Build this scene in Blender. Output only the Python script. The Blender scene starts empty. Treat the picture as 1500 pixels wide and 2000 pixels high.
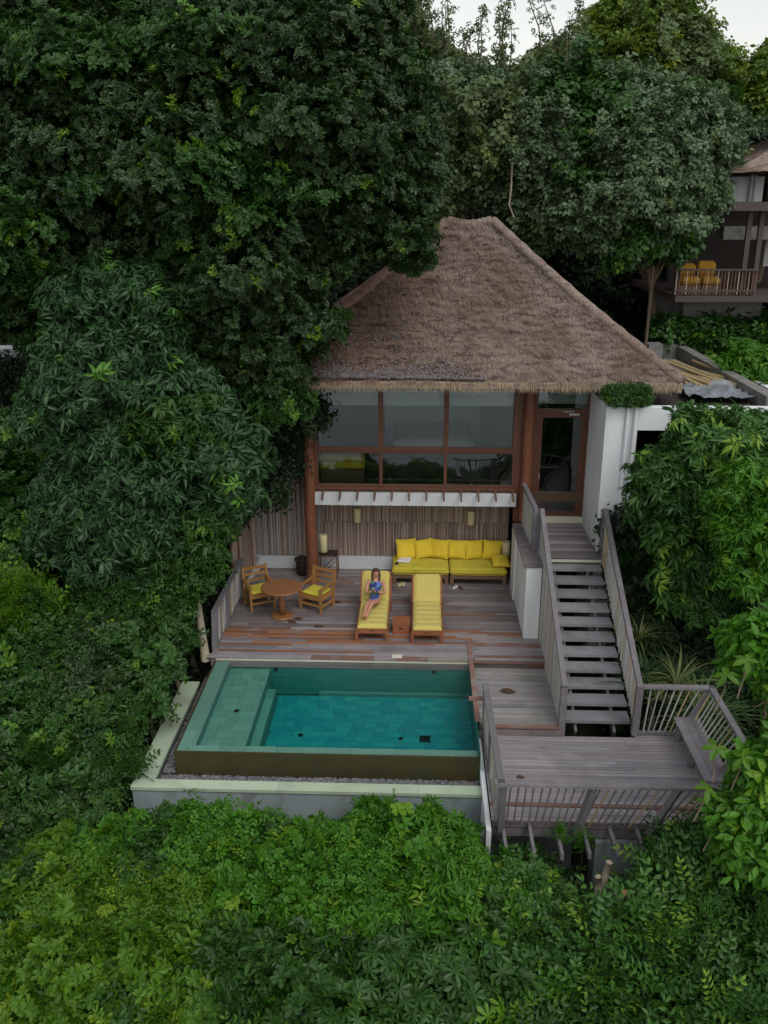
import bpy, math, random
import numpy as np
from mathutils import Vector, Matrix, noise

random.seed(7)
RNG = np.random.default_rng(7)
SC = bpy.context.scene
COL = SC.collection
R = math.radians

# ------------------------------------------------------------------ camera
F, TH, PS, RO, CAMH = 1735.0, R(19.27), R(2.31), R(-0.17), 9.2
_fw = np.array([-math.sin(PS)*math.cos(TH), math.cos(PS)*math.cos(TH), -math.sin(TH)])
_r0 = np.array([math.cos(PS), math.sin(PS), 0.0])
_u0 = np.cross(_r0, _fw)
_rt = math.cos(RO)*_r0 + math.sin(RO)*_u0
_up = -math.sin(RO)*_r0 + math.cos(RO)*_u0
CAM = np.array([0.0, 0.0, CAMH])
cd = bpy.data.cameras.new('camera')
cam = bpy.data.objects.new('camera', cd)
COL.objects.link(cam)
cam.matrix_world = Matrix(((_rt[0], _up[0], -_fw[0], 0), (_rt[1], _up[1], -_fw[1], 0), (_rt[2], _up[2], -_fw[2], CAMH), (0, 0, 0, 1)))
cd.sensor_fit = 'HORIZONTAL'
cd.sensor_width = 36.0
cd.lens = 36.0 * F / 1500.0
cd.clip_end = 3000
SC.camera = cam

# ------------------------------------------------------------------ world, sun, exposure
SUN_EL, SUN_AZ = R(52), R(150)
w = bpy.data.worlds.new('World')
SC.world = w
w.use_nodes = True
wn, wl = w.node_tree.nodes, w.node_tree.links
bg = wn['Background']
sky = wn.new('ShaderNodeTexSky')
sky.sky_type = 'NISHITA'
sky.sun_disc = False
sky.sun_elevation = SUN_EL
sky.sun_rotation = SUN_AZ
sky.air_density = 2.0
sky.dust_density = 1.0
sky.ozone_density = 1.0
hs = wn.new('ShaderNodeHueSaturation')
hs.inputs['Saturation'].default_value = 0.2
wl.new(sky.outputs[0], hs.inputs['Color'])
wl.new(hs.outputs[0], bg.inputs['Color'])
bg.inputs['Strength'].default_value = 0.15
sd = bpy.data.lights.new('sun', 'SUN')
sd.energy = 0.95
sd.angle = R(30)
sd.color = (1.0, 0.98, 0.95)
sun = bpy.data.objects.new('sun', sd)
COL.objects.link(sun)
_sv = Vector((math.sin(SUN_AZ)*math.cos(SUN_EL), math.cos(SUN_AZ)*math.cos(SUN_EL), math.sin(SUN_EL)))
sun.rotation_euler = _sv.to_track_quat('Z', 'Y').to_euler()
SC.view_settings.view_transform = 'Standard'
SC.view_settings.look = 'None'
SC.view_settings.exposure = 0.08
SC.view_settings.gamma = 1.0
SC.view_settings.use_curve_mapping = False
SC.cycles.use_denoising = True
SC.cycles.max_bounces = 7
SC.cycles.diffuse_bounces = 3
SC.cycles.glossy_bounces = 3
SC.cycles.transmission_bounces = 4
SC.cycles.transparent_max_bounces = 16
SC.cycles.sample_clamp_indirect = 4.0


def at(px, py, X=None, Y=None, Z=None):
    """a sight line of the photograph met with a plane of the place"""
    d = _fw*F + _rt*(px-750) - _up*(py-1000)
    t = (X-CAM[0])/d[0] if X is not None else (Y-CAM[1])/d[1] if Y is not None else (Z-CAM[2])/d[2]
    return Vector(CAM + d*t)


# ------------------------------------------------------------------ materials
def mat(name, col, rough=0.7, var=0.0, nscale=6.0, stretch=(1, 1, 1), col2=None, bump=0.0, bscale=None, rnd=0.0,
        rndcol=None, spec=0.4, metallic=0.0, coord='Object', detail=5.0, stain=None, stain_scale=1.5, stain_amt=0.5, sheen=0.0, stain_st=None):
    m = bpy.data.materials.new(name)
    m.use_nodes = True
    n, l = m.node_tree.nodes, m.node_tree.links
    p = n['Principled BSDF']
    p.inputs['Roughness'].default_value = rough
    p.inputs['Specular IOR Level'].default_value = spec
    p.inputs['Metallic'].default_value = metallic
    if sheen:
        p.inputs['Sheen Weight'].default_value = sheen
    g = n.new('ShaderNodeNewGeometry')
    oi = n.new('ShaderNodeObjectInfo')
    mp = n.new('ShaderNodeVectorMath'); mp.operation = 'MULTIPLY'
    mp.inputs[1].default_value = stretch
    ad = n.new('ShaderNodeVectorMath'); ad.operation = 'ADD'
    sc_ = n.new('ShaderNodeVectorMath'); sc_.operation = 'SCALE'; sc_.inputs['Scale'].default_value = 37.0
    cx = n.new('ShaderNodeCombineXYZ')
    l.new(oi.outputs['Random'], cx.inputs[0]); l.new(oi.outputs['Random'], cx.inputs[1]); l.new(oi.outputs['Random'], cx.inputs[2])
    l.new(cx.outputs[0], sc_.inputs[0])
    l.new(g.outputs['Position'], mp.inputs[0])
    l.new(mp.outputs[0], ad.inputs[0]); l.new(sc_.outputs[0], ad.inputs[1])
    no = n.new('ShaderNodeTexNoise'); no.inputs['Scale'].default_value = nscale; no.inputs['Detail'].default_value = detail
    l.new(ad.outputs[0], no.inputs['Vector'])
    cur = None
    rgb = n.new('ShaderNodeRGB'); rgb.outputs[0].default_value = (*col, 1)
    cur = rgb.outputs[0]

    def mix(a, bcol, fac, mode='MIX'):
        x = n.new('ShaderNodeMix'); x.data_type = 'RGBA'; x.blend_type = mode
        if isinstance(fac, float): x.inputs['Factor'].default_value = fac
        else: l.new(fac, x.inputs['Factor'])
        l.new(a, x.inputs['A'])
        if isinstance(bcol, tuple): x.inputs['B'].default_value = (*bcol, 1)
        else: l.new(bcol, x.inputs['B'])
        return x.outputs['Result']
    if col2 is not None:
        r = n.new('ShaderNodeMapRange'); r.inputs['From Min'].default_value = 0.35; r.inputs['From Max'].default_value = 0.65
        l.new(no.outputs['Fac'], r.inputs['Value'])
        cur = mix(cur, col2, r.outputs[0])
    if rndcol is not None:
        ra = n.new('ShaderNodeValToRGB')
        ra.color_ramp.interpolation = 'LINEAR'
        els = rndcol
        ra.color_ramp.elements[0].position = els[0][0]; ra.color_ramp.elements[0].color = (*els[0][1], 1)
        ra.color_ramp.elements[1].position = els[1][0]; ra.color_ramp.elements[1].color = (*els[1][1], 1)
        for e in els[2:]:
            q = ra.color_ramp.elements.new(e[0]); q.color = (*e[1], 1)
        l.new(oi.outputs['Random'], ra.inputs[0])
        cur = mix(cur, ra.outputs[0], 1.0, 'MULTIPLY')
    if stain is not None:
        s = n.new('ShaderNodeTexNoise'); s.inputs['Scale'].default_value = stain_scale; s.inputs['Detail'].default_value = 6
        if stain_st:
            sm_ = n.new('ShaderNodeVectorMath'); sm_.operation = 'MULTIPLY'; sm_.inputs[1].default_value = stain_st
            l.new(g.outputs['Position'], sm_.inputs[0]); l.new(sm_.outputs[0], s.inputs['Vector'])
        else: l.new(g.outputs['Position'], s.inputs['Vector'])
        r = n.new('ShaderNodeMapRange'); r.inputs['From Min'].default_value = 0.5; r.inputs['From Max'].default_value = 0.7
        r.inputs['To Max'].default_value = stain_amt
        l.new(s.outputs['Fac'], r.inputs['Value'])
        cur = mix(cur, stain, r.outputs[0])
    if var or rnd:
        hv = n.new('ShaderNodeHueSaturation')
        a1 = n.new('ShaderNodeMath'); a1.operation = 'MULTIPLY_ADD'
        l.new(no.outputs['Fac'], a1.inputs[0]); a1.inputs[1].default_value = 2*var; a1.inputs[2].default_value = 1-var
        a2 = n.new('ShaderNodeMath'); a2.operation = 'MULTIPLY_ADD'
        l.new(oi.outputs['Random'], a2.inputs[0]); a2.inputs[1].default_value = 2*rnd; a2.inputs[2].default_value = 1-rnd
        a3 = n.new('ShaderNodeMath'); a3.operation = 'MULTIPLY'
        l.new(a1.outputs[0], a3.inputs[0]); l.new(a2.outputs[0], a3.inputs[1])
        l.new(a3.outputs[0], hv.inputs['Value']); l.new(cur, hv.inputs['Color'])
        cur = hv.outputs[0]
    l.new(cur, p.inputs['Base Color'])
    if bump:
        b = n.new('ShaderNodeBump'); b.inputs['Strength'].default_value = 1.0; b.inputs['Distance'].default_value = bump
        if bscale:
            n2 = n.new('ShaderNodeTexNoise'); n2.inputs['Scale'].default_value = bscale; n2.inputs['Detail'].default_value = 6
            l.new(ad.outputs[0], n2.inputs['Vector']); l.new(n2.outputs['Fac'], b.inputs['Height'])
        else:
            l.new(no.outputs['Fac'], b.inputs['Height'])
        l.new(b.outputs[0], p.inputs['Normal'])
    return m


M = {}
RW = [(0.0, (0.72, 0.72, 0.76)), (1.0, (1.22, 1.2, 1.2)), (0.3, (1.08, 1.0, 0.94)), (0.62, (0.88, 0.86, 0.9))]
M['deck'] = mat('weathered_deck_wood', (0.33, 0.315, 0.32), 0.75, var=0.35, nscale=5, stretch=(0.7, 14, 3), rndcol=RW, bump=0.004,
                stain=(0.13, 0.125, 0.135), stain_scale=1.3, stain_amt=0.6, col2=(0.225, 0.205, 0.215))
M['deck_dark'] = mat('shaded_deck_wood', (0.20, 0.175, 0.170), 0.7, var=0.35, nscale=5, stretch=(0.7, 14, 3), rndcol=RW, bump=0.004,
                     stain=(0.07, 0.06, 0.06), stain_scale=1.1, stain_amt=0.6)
M['deck_pale'] = mat('pale_deck_wood', (0.32, 0.325, 0.31), 0.8, var=0.35, nscale=5, stretch=(0.7, 14, 3), rndcol=RW, bump=0.004,
                     stain=(0.17, 0.165, 0.11), stain_scale=1.0, stain_amt=0.8, col2=(0.24, 0.225, 0.215))
M['deck_orange'] = mat('newer_brown_deck_wood', (0.27, 0.125, 0.068), 0.6, var=0.4, nscale=5, stretch=(0.7, 14, 3), bump=0.004,
                       stain=(0.2, 0.15, 0.13), stain_scale=2.0, stain_amt=0.7, rnd=0.25)
M['deck_brown'] = mat('reddish_deck_wood', (0.22, 0.12, 0.095), 0.65, var=0.35, nscale=5, stretch=(0.7, 14, 3), bump=0.004,
                      stain=(0.25, 0.22, 0.21), stain_scale=2.0, stain_amt=0.8, rnd=0.25)
M['rail'] = mat('grey_rail_wood', (0.17, 0.155, 0.165), 0.75, var=0.35, nscale=7, stretch=(3, 3, 1), bump=0.003, rnd=0.12,
                stain=(0.26, 0.25, 0.265), stain_scale=2.5, stain_amt=0.5)
M['step'] = mat('grey_step_wood', (0.25, 0.245, 0.26), 0.75, var=0.35, nscale=5, stretch=(0.8, 12, 3), bump=0.004, rnd=0.12,
                stain=(0.12, 0.11, 0.11), stain_scale=2.0, stain_amt=0.6)
M['cane'] = mat('dry_bamboo_cane', (0.40, 0.335, 0.29), 0.6, var=0.35, nscale=6, stretch=(6, 6, 1.2), rnd=0.2, bump=0.002,
                rndcol=[(0, (0.95, 0.88, 0.84)), (1, (1.05, 1.02, 1.0)), (0.25, (0.8, 0.70, 0.66)), (0.7, (1.0, 0.90, 0.86))])
M['cane_pale'] = mat('silvered_bamboo', (0.40, 0.39, 0.37), 0.6, var=0.3, nscale=8, stretch=(6, 6, 1.2), rnd=0.2, bump=0.002)
M['cane_yel'] = mat('yellowed_bamboo', (0.38, 0.29, 0.16), 0.6, var=0.3, nscale=8, stretch=(6, 6, 1.2), rnd=0.3)
M['cane_dark'] = mat('dark_bamboo', (0.16, 0.08, 0.045), 0.45, var=0.3, nscale=8, stretch=(6, 6, 1.2), rnd=0.2)
M['log'] = mat('red_brown_log', (0.23, 0.085, 0.042), 0.5, var=0.55, nscale=5, stretch=(7, 7, 0.7), bump=0.012, col2=(0.13, 0.045, 0.025))
M['redwood'] = mat('stained_red_timber', (0.125, 0.050, 0.029), 0.45, var=0.45, nscale=5, stretch=(5, 5, 1), bump=0.003, rnd=0.1)
M['white'] = mat('white_render', (0.74, 0.76, 0.77), 0.85, var=0.06, nscale=1.5, stain=(0.50, 0.52, 0.49), stain_scale=1.6, stain_amt=0.45, stain_st=(1.2, 1.2, .45), bump=0.003, bscale=40)
M['white_sm'] = mat('white_paint', (0.60, 0.615, 0.63), 0.6, var=0.05, nscale=3)
M['cream'] = mat('cream_stone', (0.62, 0.60, 0.47), 0.8, var=0.1, nscale=3)
M['coping'] = mat('pale_green_coping_stone', (0.43, 0.52, 0.37), 0.75, var=0.12, nscale=3, stain=(0.30, 0.33, 0.24), stain_scale=1.5, stain_amt=0.6, rnd=0.05, bump=0.002, bscale=50)
M['conc'] = mat('blue_grey_concrete', (0.30, 0.345, 0.355), 0.8, var=0.2, nscale=2.0, stretch=(1, 1, 0.6), stain=(0.14, 0.15, 0.14), stain_scale=2.0, stain_amt=0.8, stain_st=(1.1, 1, .8), bump=0.003, bscale=30)
M['conc2'] = mat('grey_concrete', (0.30, 0.325, 0.335), 0.85, var=0.2, nscale=2, stain=(0.12, 0.12, 0.11), stain_scale=1.2, stain_amt=0.7, bump=0.004, bscale=25)
M['mossy'] = mat('mossy_brown_pool_wall', (0.055, 0.046, 0.018), 0.45, var=0.35, nscale=2.5, stain=(0.045, 0.05, 0.02), stain_scale=3, stain_amt=0.8, bump=0.003, bscale=35)
M['tile_deep'] = mat('teal_stone_tile', (0.022, 0.255, 0.265), 0.5, var=0.2, nscale=9, rnd=0.12, rndcol=[(0, (0.9, 0.94, 1.05)), (1, (1.4, 1.02, 0.93)), (0.5, (1, 1, 1))])
M['tile_wall'] = mat('green_stone_tile', (0.030, 0.140, 0.115), 0.5, var=0.25, nscale=9, stretch=(1, 1, 2), rnd=0.25)
M['tile_rim'] = mat('pale_green_stone_tile', (0.12, 0.25, 0.195), 0.5, var=0.15, nscale=4, rnd=0.1)
M['grout'] = mat('dark_pool_grout', (0.06, 0.16, 0.14), 0.8)
M['pebble'] = mat('grey_pebble', (0.25, 0.245, 0.25), 0.6, var=0.75, nscale=14, col2=(0.07, 0.07, 0.075), detail=1)
M['teak'] = mat('teak', (0.33, 0.165, 0.055), 0.45, var=0.3, nscale=6, stretch=(5, 5, 2), rnd=0.12, bump=0.001)
M['teak_red'] = mat('red_teak', (0.27, 0.095, 0.040), 0.45, var=0.35, nscale=6, stretch=(6, 1.5, 5), rnd=0.1, bump=0.001)
M['table'] = mat('brown_teak', (0.27, 0.12, 0.05), 0.4, var=0.3, nscale=5, stretch=(1.2, 6, 5), bump=0.001)
M['sofawood'] = mat('dull_brown_timber', (0.17, 0.10, 0.065), 0.55, var=0.3, nscale=6, stretch=(2, 5, 5))
M['yellow'] = mat('yellow_canvas', (0.56, 0.46, 0.12), 0.85, var=0.10, nscale=6, bump=0.004, bscale=7, sheen=0.1)
M['yellow2'] = mat('deep_yellow_canvas', (0.72, 0.52, 0.035), 0.85, var=0.10, nscale=5, bump=0.004, bscale=8)
M['olive'] = mat('lime_yellow_canvas', (0.56, 0.475, 0.05), 0.85, var=0.12, nscale=5, bump=0.005, bscale=6)
M['orange'] = mat('orange_yellow_canvas', (0.42, 0.22, 0.02), 0.85, var=0.12, nscale=5)
M['shade'] = mat('parchment', (0.60, 0.53, 0.30), 0.8, var=0.08, nscale=8)
M['towel'] = mat('white_terry', (0.72, 0.68, 0.68), 0.95, var=0.08, nscale=20, bump=0.004)
M['black'] = mat('black_plastic', (0.012, 0.012, 0.013), 0.3)
M['metal'] = mat('brushed_metal', (0.55, 0.52, 0.48), 0.4, metallic=0.6)
M['skin'] = mat('skin', (0.50, 0.24, 0.155), 0.55, var=0.06, nscale=10)
M['hair'] = mat('brown_hair', (0.055, 0.03, 0.02), 0.5, var=0.5, nscale=20, stretch=(4, 4, 0.5))
M['lip'] = mat('lips', (0.36, 0.10, 0.08), 0.5)
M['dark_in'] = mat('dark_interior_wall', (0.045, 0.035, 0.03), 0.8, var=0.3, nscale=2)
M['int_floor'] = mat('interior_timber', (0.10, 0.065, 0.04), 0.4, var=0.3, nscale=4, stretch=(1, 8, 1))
M['blind'] = mat('grey_roller_blind', (0.75, 0.76, 0.74), 0.9, var=0.05)
M['bark'] = mat('grey_brown_bark', (0.16, 0.12, 0.085), 0.9, var=0.4, nscale=6, stretch=(3, 3, 0.7), bump=0.02)
M['bark_pale'] = mat('pale_bark', (0.34, 0.285, 0.21), 0.85, var=0.3, nscale=6, stretch=(4, 4, 0.7), bump=0.01)
M['soil'] = mat('leaf_littered_soil', (0.035, 0.030, 0.018), 0.95, var=0.5, nscale=3, col2=(0.018, 0.028, 0.010), bump=0.05)
M['sea'] = mat('grey_sea', (0.035, 0.06, 0.07), 0.35, var=0.3, nscale=0.12, stretch=(0.3, 1, 1), bump=0.1, bscale=0.6)
M['urn'] = mat('dark_wicker', (0.035, 0.022, 0.016), 0.6, var=0.4, nscale=30, bump=0.004)
M['litter'] = mat('dead_leaf', (0.16, 0.135, 0.14), 0.8, var=0.6, nscale=25, detail=1)
M['litter_brown'] = mat('brown_dead_leaf', (0.085, 0.042, 0.025), 0.8, var=0.5, nscale=15, detail=1)
M['plastic'] = mat('clear_plastic_sheet', (0.22, 0.24, 0.26), 0.3, var=0.3, nscale=4, bump=0.02)
M['parapet'] = mat('lichened_concrete', (0.20, 0.19, 0.175), 0.9, var=0.35, nscale=5, stain=(0.09, 0.10, 0.08), stain_scale=3, stain_amt=0.8, bump=0.005)
M['purple_wood'] = mat('painted_brown_fascia', (0.075, 0.055, 0.048), 0.7, var=0.2, nscale=4)
M['cutwood'] = mat('freshly_cut_wood', (0.42, 0.24, 0.11), 0.7, var=0.2)


def thatch_mat(name, c1, c2, c3):
    m = bpy.data.materials.new(name); m.use_nodes = True
    n, l = m.node_tree.nodes, m.node_tree.links
    p = n['Principled BSDF']; p.inputs['Roughness'].default_value = 0.9; p.inputs['Specular IOR Level'].default_value = 0.15
    g = n.new('ShaderNodeNewGeometry')
    def ns(scale, st, det=5):
        v = n.new('ShaderNodeVectorMath'); v.operation = 'MULTIPLY'; v.inputs[1].default_value = st
        l.new(g.outputs['Position'], v.inputs[0])
        t = n.new('ShaderNodeTexNoise'); t.inputs['Scale'].default_value = scale; t.inputs['Detail'].default_value = det
        l.new(v.outputs[0], t.inputs['Vector']); return t.outputs['Fac']
    a = ns(4, (9, 1.2, 1.2)); b = ns(0.8, (1, 1, 1), 4); c = ns(3.5, (1.0, 1.8, 3.5), 6)
    def mr(f, lo, hi, to=1.0):
        r = n.new('ShaderNodeMapRange'); r.inputs['From Min'].default_value = lo; r.inputs['From Max'].default_value = hi; r.inputs['To Max'].default_value = to
        l.new(f, r.inputs['Value']); return r.outputs[0]
    def mx(x, y, f):
        q = n.new('ShaderNodeMix'); q.data_type = 'RGBA'; l.new(f, q.inputs['Factor'])
        if isinstance(x, tuple): q.inputs['A'].default_value = (*x, 1)
        else: l.new(x, q.inputs['A'])
        q.inputs['B'].default_value = (*y, 1)
        return q.outputs['Result']
    k = mx(c1, c2, mr(a, 0.35, 0.68))
    k = mx(k, c3, mr(b, 0.45, 0.62, 0.75))
    # redder and darker on the weathered left of the roof
    sx = n.new('ShaderNodeSeparateXYZ'); l.new(g.outputs['Position'], sx.inputs[0])
    ad = n.new('ShaderNodeMath'); ad.operation = 'MULTIPLY_ADD'; l.new(b, ad.inputs[0]); ad.inputs[1].default_value = 4.0; l.new(sx.outputs['X'], ad.inputs[2])
    k = mx(k, (c3[0]*1.0, c3[1]*0.80, c3[2]*0.72), mr(ad.outputs[0], 3.2, 0.2, 0.75))
    k = mx(k, (c3[0]*0.35, c3[1]*0.35, c3[2]*0.35), mr(c, 0.52, 0.68, 0.75))
    l.new(k, p.inputs['Base Color'])
    bp = n.new('ShaderNodeBump'); bp.inputs['Distance'].default_value = 0.03; l.new(a, bp.inputs['Height']); l.new(bp.outputs[0], p.inputs['Normal'])
    return m


M['thatch'] = thatch_mat('brown_thatch', (0.305, 0.238, 0.20), (0.20, 0.150, 0.122), (0.175, 0.118, 0.09))
M['fringe'] = mat('straw_fringe', (0.46, 0.36, 0.25), 0.9, var=0.35, nscale=5, stretch=(12, 1, 1), col2=(0.26, 0.19, 0.13))


def glass_mat(name, refl, tint=(1, 1, 1), rough=0.0, wav=0.0):
    m = bpy.data.materials.new(name); m.use_nodes = True
    n, l = m.node_tree.nodes, m.node_tree.links
    for x in list(n):
        if x.type != 'OUTPUT_MATERIAL': n.remove(x)
    o = [x for x in n if x.type == 'OUTPUT_MATERIAL'][0]
    t = n.new('ShaderNodeBsdfTransparent'); t.inputs[0].default_value = (*tint, 1)
    g = n.new('ShaderNodeBsdfGlossy'); g.inputs['Roughness'].default_value = rough
    fr = n.new('ShaderNodeFresnel'); fr.inputs['IOR'].default_value = 1.5
    a = n.new('ShaderNodeMath'); a.operation = 'ADD'; a.use_clamp = True; a.inputs[1].default_value = refl
    l.new(fr.outputs[0], a.inputs[0])
    mx = n.new('ShaderNodeMixShader')
    l.new(a.outputs[0], mx.inputs[0]); l.new(t.outputs[0], mx.inputs[1]); l.new(g.outputs[0], mx.inputs[2])
    l.new(mx.outputs[0], o.inputs['Surface'])
    if wav:
        gg = n.new('ShaderNodeNewGeometry')
        no = n.new('ShaderNodeTexNoise'); no.inputs['Scale'].default_value = 1.1; no.inputs['Detail'].default_value = 1
        l.new(gg.outputs['Position'], no.inputs['Vector'])
        b = n.new('ShaderNodeBump'); b.inputs['Distance'].default_value = wav
        l.new(no.outputs['Fac'], b.inputs['Height'])
        l.new(b.outputs[0], g.inputs['Normal'])
    return m


M['glass'] = glass_mat('window_glass', 0.10, (0.8, 0.85, 0.85), wav=0.01)


def water_mat():
    m = bpy.data.materials.new('pool_water'); m.use_nodes = True
    n, l = m.node_tree.nodes, m.node_tree.links
    for x in list(n):
        if x.type != 'OUTPUT_MATERIAL': n.remove(x)
    o = [x for x in n if x.type == 'OUTPUT_MATERIAL'][0]
    t = n.new('ShaderNodeBsdfTransparent')
    g = n.new('ShaderNodeBsdfGlossy'); g.inputs['Roughness'].default_value = 0.03
    fr = n.new('ShaderNodeFresnel'); fr.inputs['IOR'].default_value = 1.33
    gg = n.new('ShaderNodeNewGeometry')
    no = n.new('ShaderNodeTexNoise'); no.inputs['Scale'].default_value = 5.0; no.inputs['Detail'].default_value = 3
    l.new(gg.outputs['Position'], no.inputs['Vector'])
    b = n.new('ShaderNodeBump'); b.inputs['Distance'].default_value = 0.022
    l.new(no.outputs['Fac'], b.inputs['Height'])
    l.new(b.outputs[0], g.inputs['Normal']); l.new(b.outputs[0], fr.inputs['Normal'])
    mx = n.new('ShaderNodeMixShader')
    # only the upward face mirrors the sky: water has no second surface against its basin
    sx = n.new('ShaderNodeSeparateXYZ'); l.new(gg.outputs['Normal'], sx.inputs[0])
    gt = n.new('ShaderNodeMath'); gt.operation = 'GREATER_THAN'; l.new(sx.outputs['Z'], gt.inputs[0]); gt.inputs[1].default_value = 0.5
    mu = n.new('ShaderNodeMath'); mu.operation = 'MULTIPLY'; l.new(gt.outputs[0], mu.inputs[0]); l.new(fr.outputs[0], mu.inputs[1])
    l.new(mu.outputs[0], mx.inputs[0]); l.new(t.outputs[0], mx.inputs[1]); l.new(g.outputs[0], mx.inputs[2])
    l.new(mx.outputs[0], o.inputs['Surface'])
    v = n.new('ShaderNodeVolumeAbsorption'); v.inputs['Color'].default_value = (0.10, 0.80, 0.76, 1); v.inputs['Density'].default_value = 0.55
    l.new(v.outputs[0], o.inputs['Volume'])
    return m


M['water'] = water_mat()


def leaf_mat(name, c1, c2, young=None, young_amt=0.12, rough=0.45, trans=0.3):
    """colour from the instance's tint, the twig's own leaf value and a share of young leaves"""
    m = bpy.data.materials.new(name); m.use_nodes = True
    n, l = m.node_tree.nodes, m.node_tree.links
    p = n['Principled BSDF']; p.inputs['Roughness'].default_value = rough; p.inputs['Specular IOR Level'].default_value = 0.42
    o = n['Material Output']
    ti = n.new('ShaderNodeAttribute'); ti.attribute_type = 'INSTANCER'; ti.attribute_name = 'tint'
    lv = n.new('ShaderNodeAttribute'); lv.attribute_type = 'GEOMETRY'; lv.attribute_name = 'leafv'
    ad = n.new('ShaderNodeMath'); ad.operation = 'MULTIPLY_ADD'; ad.use_clamp = True
    l.new(lv.outputs['Fac'], ad.inputs[0]); ad.inputs[1].default_value = 0.5
    hf = n.new('ShaderNodeMath'); hf.operation = 'MULTIPLY'; hf.inputs[1].default_value = 0.5
    l.new(ti.outputs['Fac'], hf.inputs[0]); l.new(hf.outputs[0], ad.inputs[2])
    mx = n.new('ShaderNodeMix'); mx.data_type = 'RGBA'
    mx.inputs['A'].default_value = (*c1, 1); mx.inputs['B'].default_value = (*c2, 1)
    l.new(ad.outputs[0], mx.inputs['Factor'])
    cur = mx.outputs['Result']
    if young:
        gt = n.new('ShaderNodeMath'); gt.operation = 'GREATER_THAN'; gt.inputs[1].default_value = 1-young_amt
        yt = n.new('ShaderNodeAttribute'); yt.attribute_type = 'INSTANCER'; yt.attribute_name = 'young'
        l.new(yt.outputs['Fac'], gt.inputs[0])
        m2 = n.new('ShaderNodeMix'); m2.data_type = 'RGBA'; l.new(gt.outputs[0], m2.inputs['Factor'])
        l.new(cur, m2.inputs['A']); m2.inputs['B'].default_value = (*young, 1)
        cur = m2.outputs['Result']
    l.new(cur, p.inputs['Base Color'])
    tr = n.new('ShaderNodeBsdfTranslucent'); l.new(cur, tr.inputs[0])
    ms = n.new('ShaderNodeMixShader'); ms.inputs[0].default_value = trans
    l.new(p.outputs[0], ms.inputs[1]); l.new(tr.outputs[0], ms.inputs[2]); l.new(ms.outputs[0], o.inputs['Surface'])
    return m


# ------------------------------------------------------------------ mesh helpers
ORG = {}


def org(o):
    return ORG.get(o.name, Vector((0, 0, 0))) if o is not None else Vector((0, 0, 0))


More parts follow.
